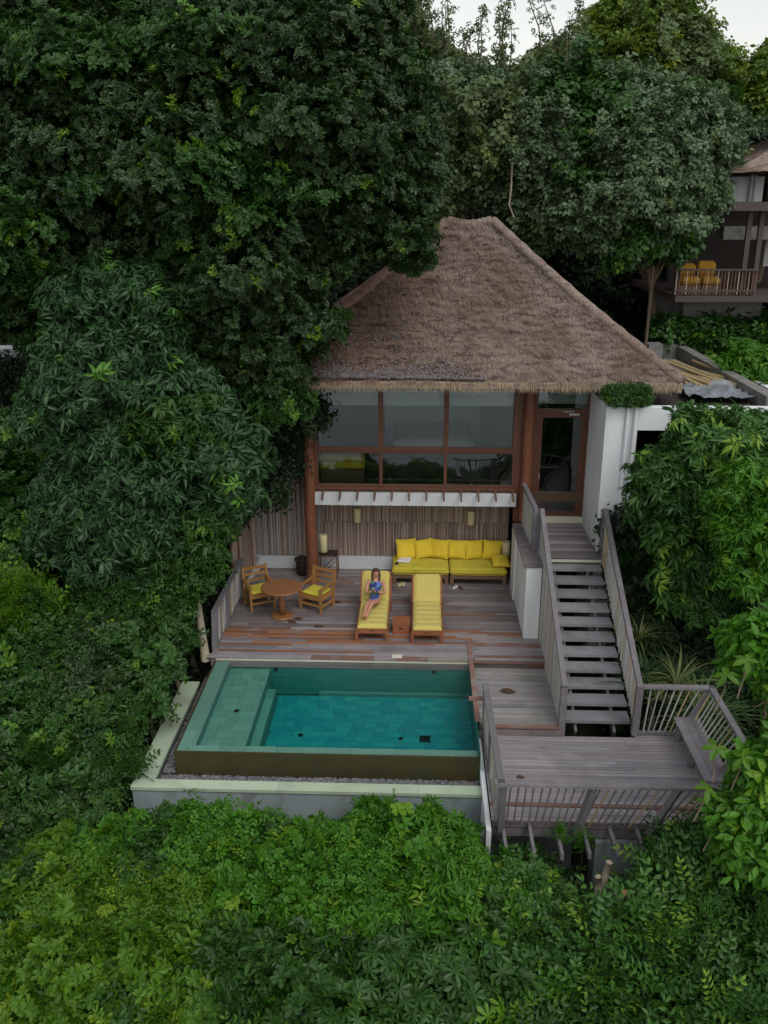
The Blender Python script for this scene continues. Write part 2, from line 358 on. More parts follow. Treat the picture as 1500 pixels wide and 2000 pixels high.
class MB:
    def __init__(s):
        s.v, s.f, s.sm = [], [], []

    def add(s, vs, fs, smooth=False):
        k = len(s.v)
        s.v += [tuple(v) for v in vs]
        s.f += [tuple(i+k for i in f) for f in fs]
        s.sm += [smooth]*len(fs)
        return s

    def box(s, x0, x1, y0, y1, z0, z1):
        vs = [(x, y, z) for z in (z0, z1) for y in (y0, y1) for x in (x0, x1)]
        return s.add(vs, [(0, 2, 3, 1), (4, 5, 7, 6), (0, 1, 5, 4), (2, 6, 7, 3), (0, 4, 6, 2), (1, 3, 7, 5)])

    def bar(s, p, q, wd, ht, up=(0, 0, 1)):
        p, q = Vector(p), Vector(q)
        d = (q-p).normalized()
        u = Vector(up)
        if abs(d.dot(u)) > 0.95: u = Vector((0, 1, 0))
        y = u.cross(d).normalized()*wd/2
        z = d.cross(y).normalized()*ht/2
        vs = [p-y-z, p+y-z, p+y+z, p-y+z, q-y-z, q+y-z, q+y+z, q-y+z]
        return s.add(vs, [(0, 3, 2, 1), (4, 5, 6, 7), (0, 1, 5, 4), (1, 2, 6, 5), (2, 3, 7, 6), (3, 0, 4, 7)])

    def tube(s, pts, rad, n=8, cap=True, smooth=True):
        pts = [Vector(p) for p in pts]
        rad = rad if isinstance(rad, (list, tuple)) else [rad]*len(pts)
        k = len(s.v)
        up = Vector((0.3, 0.2, 1))
        for i, p in enumerate(pts):
            d = (pts[min(i+1, len(pts)-1)]-pts[max(i-1, 0)]).normalized()
            u = up if abs(d.dot(up.normalized())) < 0.9 else Vector((1, 0.1, 0))
            a = d.cross(u).normalized(); b = d.cross(a).normalized()
            for j in range(n):
                t = 2*math.pi*j/n
                s.v.append(tuple(p + a*math.cos(t)*rad[i] + b*math.sin(t)*rad[i]))
        for i in range(len(pts)-1):
            for j in range(n):
                a0 = k+i*n+j; a1 = k+i*n+(j+1) % n
                s.f.append((a0, a1, a1+n, a0+n)); s.sm.append(smooth)
        if cap:
            s.f.append(tuple(k+j for j in range(n))); s.sm.append(False)
            e = k+(len(pts)-1)*n
            s.f.append(tuple(e+n-1-j for j in range(n))); s.sm.append(False)
        return s

    def lathe(s, c, prof, n=24, smooth=True):
        """prof: list of (radius, z) from the bottom up"""
        k = len(s.v)
        for r, z in prof:
            for j in range(n):
                t = 2*math.pi*j/n
                s.v.append((c[0]+r*math.cos(t), c[1]+r*math.sin(t), c[2]+z))
        for i in range(len(prof)-1):
            for j in range(n):
                a0 = k+i*n+j; a1 = k+i*n+(j+1) % n
                s.f.append((a0, a1, a1+n, a0+n)); s.sm.append(smooth)
        s.f.append(tuple(k+n-1-j for j in range(n))); s.sm.append(False)
        e = k+(len(prof)-1)*n
        s.f.append(tuple(e+j for j in range(n))); s.sm.append(False)
        return s

    def puff(s, x0, x1, y0, y1, z0, z1, r=0.04, nx=8, ny=8, wob=0.0, seed=0, bulge=0.0):
        """a soft cushion: a box with rounded edges and an uneven top"""
        r = min(r, (z1-z0)/2*0.98)
        k = len(s.v)
        cx, cy, cz = (x0+x1)/2, (y0+y1)/2, (z0+z1)/2
        hx, hy, hz = (x1-x0)/2, (y1-y0)/2, (z1-z0)/2
        def ring(t, n):
            out = []
            for i in range(n+1):
                out.append(-1+2*i/n)
            return out
        xs, ys = ring(0, nx), ring(0, ny)
        # widen the sampling at the borders
        def prof(u, h):
            return u*h
        idx = {}
        for side in (1, -1):
            for i, a in enumerate(xs):
                for j, b in enumerate(ys):
                    ex = min(1, (1-abs(a))*hx/r) if r > 0 else 1
                    ey = min(1, (1-abs(b))*hy/r) if r > 0 else 1
                    e = min(ex, ey)
                    f = math.sqrt(max(0, 1-(1-e)**2))
                    bu = bulge*(1-a*a)*(1-b*b)
                    z = side*(hz-r + r*f + bu)
                    if side > 0 and wob:
                        z += wob*noise.noise(Vector((a*hx*5+seed*7.3, b*hy*5+seed*3.1, 0)))*f
                    x, y = a*hx, b*hy
                    if wob and (abs(a) == 1 or abs(b) == 1):
                        x += wob*0.6*noise.noise(Vector((a*3, b*4, seed+2.0)))
                        y += wob*0.6*noise.noise(Vector((a*3, b*4, seed+5.0)))
                    idx[(side, i, j)] = len(s.v)
                    s.v.append((cx+x, cy+y, cz+z))
        for side in (1, -1):
            for i in range(nx):
                for j in range(ny):
                    q = [idx[(side, i, j)], idx[(side, i+1, j)], idx[(side, i+1, j+1)], idx[(side, i, j+1)]]
                    s.f.append(tuple(q if side > 0 else q[::-1])); s.sm.append(True)
        for i in range(nx):
            s.f.append((idx[(-1, i, 0)], idx[(-1, i+1, 0)], idx[(1, i+1, 0)], idx[(1, i, 0)])); s.sm.append(True)
            s.f.append((idx[(1, i, ny)], idx[(1, i+1, ny)], idx[(-1, i+1, ny)], idx[(-1, i, ny)])); s.sm.append(True)
        for j in range(ny):
            s.f.append((idx[(1, 0, j)], idx[(1, 0, j+1)], idx[(-1, 0, j+1)], idx[(-1, 0, j)])); s.sm.append(True)
            s.f.append((idx[(-1, nx, j)], idx[(-1, nx, j+1)], idx[(1, nx, j+1)], idx[(1, nx, j)])); s.sm.append(True)
        return s

    def xf(s, mtx, start=0):
        for i in range(start, len(s.v)):
            s.v[i] = tuple(mtx @ Vector(s.v[i]))
        return s

    def build(s, name, material, parent=None, world=True):
        """coordinates are the world's; the object hangs from its parent's origin"""
        o3 = org(parent) if world else Vector((0, 0, 0))
        me = bpy.data.meshes.new(name)
        a = np.array(s.v, dtype=float) - np.array(o3)
        me.from_pydata(a.tolist(), [], s.f)
        me.polygons.foreach_set('use_smooth', s.sm)
        me.materials.append(material)
        me.update()
        o = bpy.data.objects.new(name, me)
        COL.objects.link(o)
        if parent is not None:
            o.parent = parent
        ORG[o.name] = o3 if parent is not None and world else Vector((0, 0, 0))
        return o


def tag(o, label=None, cat=None, group=None, kind=None):
    if label: o['label'] = label
    if cat: o['category'] = cat
    if group: o['group'] = group
    if kind: o['kind'] = kind
    return o


def thing(name, loc, label, cat, group=None, rz=0.0):
    o = bpy.data.objects.new(name, None)
    o.empty_display_size = 0.1
    COL.objects.link(o)
    o.location = loc
    o.rotation_euler = (0, 0, rz)
    ORG[o.name] = Vector(loc)
    return tag(o, label, cat, group)


def sub(name, parent, kind=None):
    """an Empty part that only gathers alike pieces"""
    o = bpy.data.objects.new(name, None)
    COL.objects.link(o)
    o.parent = parent
    ORG[o.name] = org(parent)
    return o


UNIT = {}


def unit(kind, material):
    k = (kind, material.name)
    if k in UNIT: return UNIT[k]
    b = MB()
    if kind == 'box':
        b.box(-.5, .5, -.5, .5, -.5, .5)
    elif kind == 'cane':
        n = 7
        zs = [(-.5, 1), (-.18, .93), (-.165, 1.08), (-.15, .93), (.18, .9), (.195, 1.05), (.21, .9), (.5, .85)]
        b.tube([(x, 0, 0) for x, r in zs], [r*.5 for x, r in zs], n)
    elif kind == 'rod':
        b.tube([(-.5, 0, 0), (0, 0, 0), (.5, 0, 0)], [.5, .47, .44], 6)
    me = bpy.data.meshes.new(kind)
    me.from_pydata(b.v, [], b.f)
    me.polygons.foreach_set('use_smooth', b.sm)
    me.materials.append(material)
    UNIT[k] = me
    return me


def piece(name, kind, p, q, wd, ht, material, parent, up=(0, 0, 1)):
    """one piece of shared mesh laid from p to q"""
    p, q = Vector(p), Vector(q)
    L = (q-p).length
    d = (q-p)/L
    u = Vector(up)
    if abs(d.dot(u)) > 0.95: u = Vector((0, 1, 0))
    y = u.cross(d).normalized(); z = d.cross(y).normalized()
    c = (p+q)/2 - org(parent)
    o = bpy.data.objects.new(name, unit(kind, material))
    COL.objects.link(o)
    o.parent = parent
    o.matrix_local = Matrix(((d.x*L, y.x*wd, z.x*ht, c.x), (d.y*L, y.y*wd, z.y*ht, c.y), (d.z*L, y.z*wd, z.z*ht, c.z), (0, 0, 0, 1)))
    return o


def planks(parent, x0, x1, y0, y1, z, pitch=0.1, gap=0.008, mats=None, seam=(1.6, 2.6), th=0.03, pick=None, taper=None):
    """boards laid side by side along X"""
    n = max(1, round((y1-y0)/pitch)); pitch = (y1-y0)/n
    for i in range(n):
        ya = y0+i*pitch
        xa, xe = x0, x1
        if taper: xa, xe = taper(ya+pitch/2)
        x = xa
        first = True
        while x < xe-0.05:
            L = random.uniform(*seam)*(random.uniform(0.3, 1) if first else 1)
            first = False
            xb = min(xe, x+L)
            if xe-xb < 0.3: xb = xe
            m = pick(x, xb, ya) if pick else random.choice(mats)
            dz = random.uniform(-.004, .004); d2 = random.uniform(-.003, .003)
            piece('plank', 'box', (x+.002, ya+pitch/2, z-th/2+dz), (xb-.002, ya+pitch/2+d2*.6, z-th/2+dz+d2), pitch-gap, th, m, parent)
            x = xb


# ------------------------------------------------------------------ terrain, sea
def gz(x, y):
    """height of the hillside"""
    z = np.interp(y, [-400, -60, -20, 0, 8, 13, 17, 22, 26, 32, 45, 80, 200],
                  [-34, -34, -22, -12, -6.0, -3.4, -1.6, -1.2, 1.6, 4.2, 6.0, 6.5, 6.5])
    z = z + 0.25*math.sin(x*0.7+y*0.31)*math.cos(y*0.5)
    if y > 12:
        z += np.interp(abs(x-0.5), [5.5, 9], [0, 1.0]) * np.interp(y, [12, 20], [0, 1])
    return float(z)


b = MB()
xs = [-400, -150, -60, -30] + list(np.arange(-20, 24.1, 1.0)) + [30, 60, 150, 400]
ys = [-400, -120, -60, -40, -20, -10] + list(np.arange(-4, 46.1, 1.0)) + [60, 80, 140, 400]
vs = [(x, y, gz(x, y)) for y in ys for x in xs]
nx = len(xs)
b.add(vs, [(j*nx+i, j*nx+i+1, (j+1)*nx+i+1, (j+1)*nx+i) for j in range(len(ys)-1) for i in range(nx-1)], True)
tag(b.build('ground', M['soil']), kind='structure')
b = MB(); b.add([(-1500, -2500, -30), (1500, -2500, -30), (1500, 60, -30), (-1500, 60, -30)], [(0, 1, 2, 3)])
tag(b.build('sea', M['sea']), kind='structure')

# ------------------------------------------------------------------ main deck
YB = 21.75      # bamboo wall behind the lounge
YF = 20.9       # window plane of the upper floor
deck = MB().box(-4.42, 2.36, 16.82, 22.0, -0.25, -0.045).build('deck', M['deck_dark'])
tag(deck, kind='structure')


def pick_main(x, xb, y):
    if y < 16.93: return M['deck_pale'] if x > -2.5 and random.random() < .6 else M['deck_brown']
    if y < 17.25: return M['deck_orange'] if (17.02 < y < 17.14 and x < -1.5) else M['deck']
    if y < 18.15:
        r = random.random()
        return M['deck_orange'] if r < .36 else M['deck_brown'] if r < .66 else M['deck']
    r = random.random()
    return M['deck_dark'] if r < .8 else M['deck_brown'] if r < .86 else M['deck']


planks(deck, -4.42, 2.36, 16.95, 21.72, 0.0, 0.1, pick=pick_main)
# two wide edge boards over the water
for (xa, xb, m) in ((-4.5, -2.25, 'deck'), (-2.25, -0.9, 'deck_brown'), (-0.9, -0.42, 'deck'), (-0.42, 0.25, 'deck_brown'), (0.25, 1.1, 'deck_pale')):
    piece('plank', 'box', (xa+.003, 16.86, -.012), (xb-.003, 16.86, -.012), .15, .03, M[m], deck)
for i in range(9):     # deck carries on beside the low wall
    y = 16.84 + i*.114
    piece('plank', 'box', (1.24, y+.05, -.015), (2.74 if y < 17.8 else 2.36, y+.05, -.015), .106, .03, M['deck_brown'] if i in (1, 5, 6) else M['deck'], deck)
piece('plank', 'box', (1.22, 16.79, -.02), (2.74, 16.79, -.02), .07, .035, M['deck_brown'], deck)
MB().box(2.36, 2.74, 16.86, 17.86, -.25, -.045).build('subfloor', M['deck_dark'], deck)
piece('plank', 'box', (1.16, 14.5, .0), (1.16, 17.7, .0), .1, .05, M['deck_brown'], deck)
MB().box(-.52, -.30, 16.85, 16.99, .006, .02).build('drain_cover', M['cream'], deck)

# walkway beside the pool
walk = MB().box(1.2, 2.74, 14.47, 16.76, -.34, -.185).build('walkway', M['deck_dark'])
tag(walk, kind='structure')
MB().box(1.22, 2.74, 16.825, 16.86, -.30, -.04).build('riser_board', M['deck_brown'], walk)
planks(walk, 1.21, 2.74, 14.6, 16.75, -.14, .083, pick=lambda x, xb, y: M['deck_pale'] if random.random() < .8 else M['deck'], seam=(3, 4))
piece('plank', 'box', (1.21, 14.54, -.14), (2.74, 14.54, -.14), .1, .035, M['deck_brown'], walk)

# lower deck
ldeck = MB().box(1.26, 4.98, 12.08, 14.46, -.46, -.345).build('lower_deck', M['deck_dark'])
tag(ldeck, kind='structure')
planks(ldeck, 1.25, 5.0, 12.5, 14.5, -.3, .087, pick=lambda x, xb, y: M['deck'] if random.random() < .85 else M['deck_pale'], seam=(2.5, 4.5))
piece('plank', 'box', (1.25, 12.45, -.3), (5.0, 12.45, -.3), .09, .035, M['deck_brown'], ldeck)
planks(ldeck, 1.25, 5.0, 12.05, 12.4, -.3, .087, pick=lambda x, xb, y: M['deck_brown'] if random.random() < .4 else M['deck'], seam=(2.5, 4.5))
planks(ldeck, 4.12, 5.0, 14.5, 14.62, -.3, .1, pick=lambda x, xb, y: M['deck'], seam=(2.5, 4.5))
for i in range(9):
    xx = 1.42+i*.43
    piece('joist', 'box', (xx, 13.2, -.41), (xx+.02, 11.38+.05*math.sin(i*3), -.43), .05, .12, M['rail'], ldeck)
piece('beam', 'box', (1.22, 12.12, -.56), (5.05, 12.12, -.56), .09, .14, M['rail'], ldeck)
sw = MB().box(1.155, 1.235, 11.85, 14.47, -2.4, -.36).build('pool_side_wall', M['white'])
tag(sw, 'narrow white rendered wall between the pool coping and the lower deck', 'wall')
w1 = MB().box(2.95, 4.0, 12.0, 12.4, -3.8, -.66).build('retaining_wall', M['conc2'])
tag(w1, 'grey concrete pier under the lower deck behind the protruding joists', 'wall')
w1b = MB().box(1.3, 2.85, 13.3, 13.5, -3.5, -.47).build('retaining_wall', M['conc2'])
tag(w1b, 'shaded concrete wall under the lower deck nearest the pool', 'wall')

# ------------------------------------------------------------------ railings
def railing(label, A0, A1, B0, B1, n, posts, group='grey timber railings', name='railing', mtl='rail', bal='cane_pale', rw=.11, rh=.05, br=.028,
            bottom=True, kind='rod', post_w=.1, jitter=.012, postdrop=0.0, skip=()):
    A0, A1, B0, B1 = map(Vector, (A0, A1, B0, B1))
    t = thing(name, (B0+B1)/2, label, 'railing', group)
    ex = (A1-A0).normalized()*.05
    piece('handrail', 'box', A0-ex, A1+ex, rw, rh, M[mtl], t)
    if bottom:
        piece('bottom_rail', 'box', B0.lerp(B1, 0)+Vector((0, 0, .06)), B1+Vector((0, 0, .06)), .06, .05, M[mtl], t)
    for i in range(n):
        f = (i+.5)/n
        if any(abs(f-q) < .35/n for q in posts) or i in skip: continue
        a = A0.lerp(A1, f); c = B0.lerp(B1, f)
        j = Vector((random.uniform(-1, 1), random.uniform(-1, 1), 0))*jitter
        o = piece('baluster', kind, c+j, a-Vector((0, 0, rh*.4))-j, br*random.uniform(.85, 1.15), br, M[bal if random.random() < .85 else 'cane_yel'], t)
    for f in posts:
        a = A0.lerp(A1, f); c = B0.lerp(B1, f)
        piece('post', 'box', c-Vector((0, 0, postdrop)), a-Vector((0, 0, rh*.45)), post_w, post_w, M[mtl], t)
    return t


railing('railing with pale bamboo balusters along the deck edge beside the teak chairs', (-4.33, 17.08, .95), (-4.30, 19.95, .95), (-4.37, 17.08, .0), (-4.33, 19.95, .0), 21, (0.01, .42, .99), post_w=.12, rw=.1, br=.035)
railing('railing of thin pale balusters between the pool and the lower deck', (1.28, 14.5, .75), (1.33, 11.6, .75), (1.30, 14.5, -.33), (1.33, 12.0, -.38), 26, (0.005, .45), post_w=.09, br=.024, postdrop=.05)
railing('long outward leaning railing across the front of the lower deck', (1.28, 11.58, .75), (5.45, 11.58, .75), (1.33, 12.0, -.36), (4.95, 12.0, -.36), 33, (.02, .35, .66, .985), post_w=.1, rw=.14, br=.03, bal='rail', bottom=False, jitter=.018, postdrop=.25)
railing('short railing with white balusters between the stair foot and the bench corner', (4.12, 14.56, .75), (5.42, 14.56, .75), (4.12, 14.58, -.3), (4.98, 14.6, -.3), 9, (.99,), bal='cane_pale', br=.03)
railing('outward leaning railing with white balusters behind the timber bench', (5.42, 14.56, .75), (5.42, 11.6, .75), (4.98, 14.5, -.3), (4.98, 12.05, -.3), 20, (.62,), bal='cane_pale', br=.03, post_w=.12)
gb = thing('timber_bracket', (1.27, 14.5, .5), 'short brown timber stub poking over the pool from the railing post', 'bracket')
piece('stub', 'box', (.98, 14.45, .50), (1.24, 14.45, .50), .06, .07, M['deck_brown'], gb)

# bench
bn = thing('timber_bench', (5.02, 13.6, -.3), 'long grey slatted timber bench against the leaning white railing', 'bench')
for i in range(3):
    x = 4.86+i*.155
    piece('slat', 'box', (x, 12.58, .13), (x, 14.52, .13), .149, .035, M['rail'], bn)
for y in (12.7, 13.6, 14.4):
    piece('leg', 'box', (4.86, y, -.3), (4.86, y, .09), .08, .06, M['rail'], bn)
    piece('leg', 'box', (5.14, y, -.29), (5.14, y, .09), .08, .06, M['rail'], bn)
    piece('crossbar', 'box', (4.8, y, .095), (5.24, y, .095), .06, .03, M['rail'], bn)

# ------------------------------------------------------------------ stairs
stair = thing('outdoor_staircase', (3.4, 14.8, -.3), 'grey timber open staircase with eleven treads climbing to the glass door', 'staircase')
for k in range(11):
    z = -.135+.165*k; y = 14.8+.35*k
    piece('tread', 'box', (2.80, y+.165, z-.03), (4.08, y+.165, z-.03), .37, .06, M['step'], stair)
    for xx in (3.05, 3.78):
        piece('bracket', 'box', (xx, y+.04, z-.11), (xx, y+.30, z-.11), .06, .10, M['rail'], stair)
for xx in (3.05, 3.78):
    piece('stringer', 'box', (xx, 14.75, -.40), (xx, 18.6, 1.415), .05, .16, M['rail'], stair)
railing('sloping stair railing backed by a dense screen of silvery bamboo', (2.74, 14.55, .76), (2.74, 18.62, 2.74), (2.74, 14.55, -.3), (2.74, 18.62, -.1), 98, (0.0, 1.0), kind='cane', br=.046, name='stair_railing',
        bottom=False, jitter=.008, post_w=.12, rw=.10, rh=.08)
railing('sloping stair railing with thin balusters on the garden side', (4.12, 14.55, .76), (4.12, 18.62, 2.76), (4.12, 14.6, -.25), (4.12, 18.62, 1.65), 50, (0.0, 1.0), br=.034, name='stair_railing',
        bottom=False, post_w=.12, rw=.10, rh=.08, postdrop=.05)
railing('level railing along the landing from the stair newel to the log post', (2.62, 18.7, 2.74), (2.56, 20.55, 2.74), (2.62, 18.75, 1.76), (2.56, 20.5, 1.76), 30, (0.0,), kind='cane', br=.045, name='landing_railing', bottom=False, post_w=.13, rw=.1, rh=.07)

landing = MB().box(2.76, 4.02, 18.6, 20.83, 1.5, 1.64).build('landing', M['deck_dark'])
tag(landing, kind='structure')
planks(landing, 2.77, 4.03, 18.66, 20.84, 1.68, .145, pick=lambda x, xb, y: M['deck_dark'] if random.random() < .6 else M['deck'], seam=(3, 4))
piece('plank', 'box', (2.77, 18.6, 1.67), (4.1, 18.6, 1.67), .1, .04, M['rail'], landing)
piece('plank', 'box', (2.77, 18.545, 1.60), (4.1, 18.545, 1.60), .02, .06, M['cream'], landing)

lw = thing('low_wall', (2.5, 19, 0), 'white rendered wall with a timber capping beside the sofa and stairs', 'wall')
MB().box(2.37, 2.70, 17.87, 20.6, -.14, 1.70).build('wall', M['white'], lw)
MB().box(2.33, 2.37, 19.9, 20.62, .0, 1.70).build('pilaster', M['white_sm'], lw)
planks(lw, 2.31, 2.76, 17.84, 20.55, 1.755, .15, th=.05, mats=[M['rail'], M['deck_dark']], seam=(3, 4))

# ------------------------------------------------------------------ pool
PX0, PX1, PY0, PY1, WZ = -4.30, 1.14, 13.47, 16.86, -.10
pool = thing('swimming_pool', (-1.6, 15.2, -1), 'rectangular green stone infinity pool with a shallow ledge along one end', 'swimming pool')
DZ = -.90      # bottom as deep as it shows through the water
b = MB().box(PX0, PX1, PY0, PY1, -1.5, DZ-.02)
b.box(PX0, PX0+.30, PY0+.02, PY1, DZ-.02, WZ-.035)        # long side rim
b.box(PX0+.30, PX0+1.16, PY0+.26, PY1, DZ-.02, -.32)      # shallow ledge
b.box(PX0+1.16, PX0+1.34, PY0+.26, PY1-.45, DZ-.02, -.55)        # step
b.box(-2.1, PX1, PY1-.10, PY1-.02, DZ-.02, -.83)         # ledge along the deck side
b.box(PX0, PX1, PY0+.02, PY0+.24, DZ-.02, WZ-.035)        # infinity edge
b.build('basin', M['grout'], pool)
MB().box(PX0-.012, PX1, PY0-.03, PY0+.02, -.75, WZ+.002).build('overflow_wall', M['mossy'], pool)
MB().box(PX0-.03, PX0-.001, PY0, PY1, -.75, WZ-.01).build('overflow_wall', M['mossy'], pool)
MB().box(PX0, PX1, PY1, PY1+.05, -1.4, -.045).build('back_wall', M['grout'], pool)
MB().box(PX1, PX1+.015, PY0-.02, PY1, -1.4, -.02).build('side_wall', M['tile_wall'], pool)
MB().box(PX0, PX1, PY1-.05, PY1, -.09, -.047).build('edge_lip', M['cream'], pool)


def tiles(x0, x1, y0, y1, z, tx, ty, m, proud=.008, stag=True, limit=10000, cnt=[0]):
    ny = round((y1-y0)/ty); ty = (y1-y0)/ny
    for j in range(ny):
        x = x0 - (random.random()*tx if stag else 0)
        while x < x1-.01:
            L = tx*random.uniform(.75, 1.25)
            a, c = max(x, x0), min(x+L, x1)
            if c-a > .03:
                dz = random.uniform(-.003, .003)
                piece('tile', 'box', (a+.003, y0+(j+.5)*ty, z-proud/2+dz), (c-.003, y0+(j+.5)*ty, z-proud/2+dz), ty-.006, proud, m, pool)
            x += L


random.seed(11)
tiles(PX0+1.34, PX1, PY0+.26, PY1-.1, DZ, .26, .17, M['tile_deep'], .018)
tiles(PX0+.30, PX0+1.16, PY0+.26, PY1, -.31, .3, .25, M['tile_rim'])
tiles(PX0+1.16, PX0+1.34, PY0+.26, PY1-.45, -.54, .18, .4, M['tile_rim'], stag=False)
tiles(PX0, PX1, PY0+.02, PY0+.24, WZ-.025, .5, .22, M['tile_rim'])
tiles(PX0, PX0+.30, PY0+.24, PY1, WZ-.025, .3, .5, M['tile_rim'], stag=False)
tiles(-2.1, PX1, PY1-.10, PY1-.02, -.82, .3, .08, M['tile_rim'])
wt = MB()
for i in range(7):       # tiled back wall under water
    z0 = DZ+.0+i*.128
    x = PX0+.3-random.random()*.2
    while x < PX1:
        L = random.uniform(.15, .3); a, c = max(x, PX0+.3), min(x+L, PX1)
        if c-a > .02 and not (z0 < -.33 and c < PX0+1.16): wt.box(a+.003, c-.003, PY1-.014-random.uniform(0, .004), PY1-.001, z0+.003, min(z0+.125, -.055))
        x += L
tag(wt.build('wall_tiling', M['tile_wall'], pool), kind='stuff')
_j = [at(587, 1436, Z=DZ), at(783, 1443, Z=DZ), at(462, 1389, Z=-.31)]
for (x, y, z) in ((_j[0].x, _j[0].y, DZ), (_j[1].x, _j[1].y, DZ), (_j[2].x, _j[2].y, -.31)):
    MB().lathe((x, y, z+.003), [(.055, 0), (.05, .012)], 14).build('floor_jet', M['black'], pool)
for x in (-3.02, .38):
    MB().tube([(x, PY1-.035, -.30), (x, PY1-.01, -.30)], .045, 12).build('wall_jet', M['black'], pool)
dg = MB(); _d = at(830, 1444, Z=DZ)
for i in range(9):
    dg.box(.0+i*.024, .015+i*.024, 14.12, 14.30, DZ+.002, DZ+.014)
dg.box(-.01, .22, 14.105, 14.12, DZ+.001, DZ+.014); dg.box(-.01, .22, 14.30, 14.315, DZ+.001, DZ+.014)
dg.box(0, .21, 14.12, 14.30, DZ+.0005, DZ+.005)
dg.xf(Matrix.Translation((_d.x-.105, _d.y-14.21, .006)))
dg.build('main_drain', M['black'], pool)
wb = MB().box(PX0+.002, PX1-.002, PY0+.004, PY1-.016, DZ-.012, WZ)
tag(wb.build('water', M['water']), kind='structure')

# gravel channel and outer wall
GZ_ = -.56
b = MB().box(-4.62, PX1+.01, 13.0, PY0-.032, -.9, GZ_-.04)
b.box(-4.62, PX0-.032, PY0-.032, 17.3, -.9, GZ_-.04)
tag(b.build('gravel_bed', M['soil']), kind='structure')
base = bpy.data.meshes.new('tmp')
import bmesh
bmm = bmesh.new(); bmesh.ops.create_icosphere(bmm, subdivisions=1, radius=1.0)
IV = np.array([v.co[:] for v in bmm.verts]); IF = np.array([[v.index for v in f.verts] for f in bmm.faces]); bmm.free()


def pebble_mesh(name, rects, n, parent=None):
    areas = np.array([(r[1]-r[0])*(r[3]-r[2]) for r in rects]); ch = RNG.choice(len(rects), n, p=areas/areas.sum())
    V = []; Fc = []
    for i in range(n):
        r = rects[ch[i]]
        s = RNG.uniform(.016, .042); c = (RNG.uniform(r[0]+s, r[1]-s), RNG.uniform(r[2]+s, r[3]-s), GZ_-.03+RNG.uniform(0, .035))
        a = RNG.uniform(0, 6.28); ca, sa = math.cos(a), math.sin(a)
        v = IV*np.array([s*1.3, s*.9, s*.6])*RNG.uniform(.85, 1.15, (12, 1))
        v = np.stack([v[:, 0]*ca-v[:, 1]*sa, v[:, 0]*sa+v[:, 1]*ca, v[:, 2]], 1)+np.array(c)
        V.append(v); Fc.append(IF+12*i)
    V = np.concatenate(V); Fc = np.concatenate(Fc)
    me = bpy.data.meshes.new(name); me.from_pydata(V.tolist(), [], Fc.tolist()); me.materials.append(M['pebble'])
    me.polygons.foreach_set('use_smooth', [True]*len(Fc))
    o = bpy.data.objects.new(name, me); COL.objects.link(o)
    return o


tag(pebble_mesh('pebbles', [(-4.6, PX1, 13.22, PY0-.03), (-4.6, PX0-.03, PY0, 16.9)], 5200), 'grey river pebbles filling the channel below the pool edge', 'pebbles', kind='stuff')
ow = thing('outer_pool_wall', (-1.9, 13.1, -1.5), 'blue grey concrete trough wall around the pool with pale green coping', 'wall')
MB().box(-4.98, 1.15, 12.98, 13.17, -2.9, -.565).build('wall', M['conc'], ow)
MB().box(-4.98, -4.66, 13.17, 16.5, -2.9, -.565).build('wall', M['conc'], ow)
for (xa, xb) in ((-5.0, -2.4), (-2.4, .05), (.05, 1.153)):
    MB().box(xa+.002, xb-.002, 12.95, 13.20, -.56, -.50).build('coping', M['coping'], ow)
for (ya, yb) in ((13.2, 15.0), (15.0, 16.6)):
    MB().box(-5.0, -4.63, ya+.002, yb-.002, -.56, -.50).build('coping', M['coping'], ow)

# ------------------------------------------------------------------ villa
villa = thing('thatched_villa', (0.5, 22, 0), 'two storey villa with a brown thatched roof and red timber window wall', 'villa')
# back wall of the lounge
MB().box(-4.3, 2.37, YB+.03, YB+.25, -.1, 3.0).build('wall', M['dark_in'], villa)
MB().box(-4.3, 2.34, YB-.06, YB+.03, 0, .36).build('plinth', M['white_sm'], villa)
bw = sub('bamboo_wall', villa)
x = -2.5
while x < 2.34:
    dd = random.uniform(.028, .040)
    for (za, zb) in ((.36, 1.32), (1.33, 2.5)):
        piece('cane', 'cane', (x+random.uniform(-.003, .003), YB-.01+random.uniform(-.006, .006), za), (x+random.uniform(-.004, .004), YB-.01, zb+random.uniform(-.01, .01)), dd, dd, M['cane'], bw)
    x += dd*1.08
# upper floor slab, beam
MB().box(-2.55, 4.1, YF-.05, 27.6, 2.22, 2.46).build('floor', M['int_floor'], villa)
BZ0, BZ1 = at(615, 986, Y=20.72).z, at(615, 962, Y=20.72).z
bx0, bx1 = at(615, 975, Y=20.72).x, at(1008, 976, Y=20.72).x
MB().box(bx0, bx1, 20.72, 20.9, BZ0, BZ1).build('beam', M['white_sm'], villa)
sb = MB()
xx = bx0+.1
while xx < bx1-.1:
    sb.box(xx, xx+.018, 20.84, 20.885, BZ1+.001, BZ1+.10); xx += .036
tag(sb.build('batten_strip', M['cane_dark'], villa), kind='stuff')
for i in range(12):
    xx = at(632+i*33.6, 965, Y=20.7).x
    piece('bracket', 'box', (xx, 20.88, BZ1+.06), (xx-.01, 20.40, BZ1-.06), .04, .085, M['cane_dark'], villa)

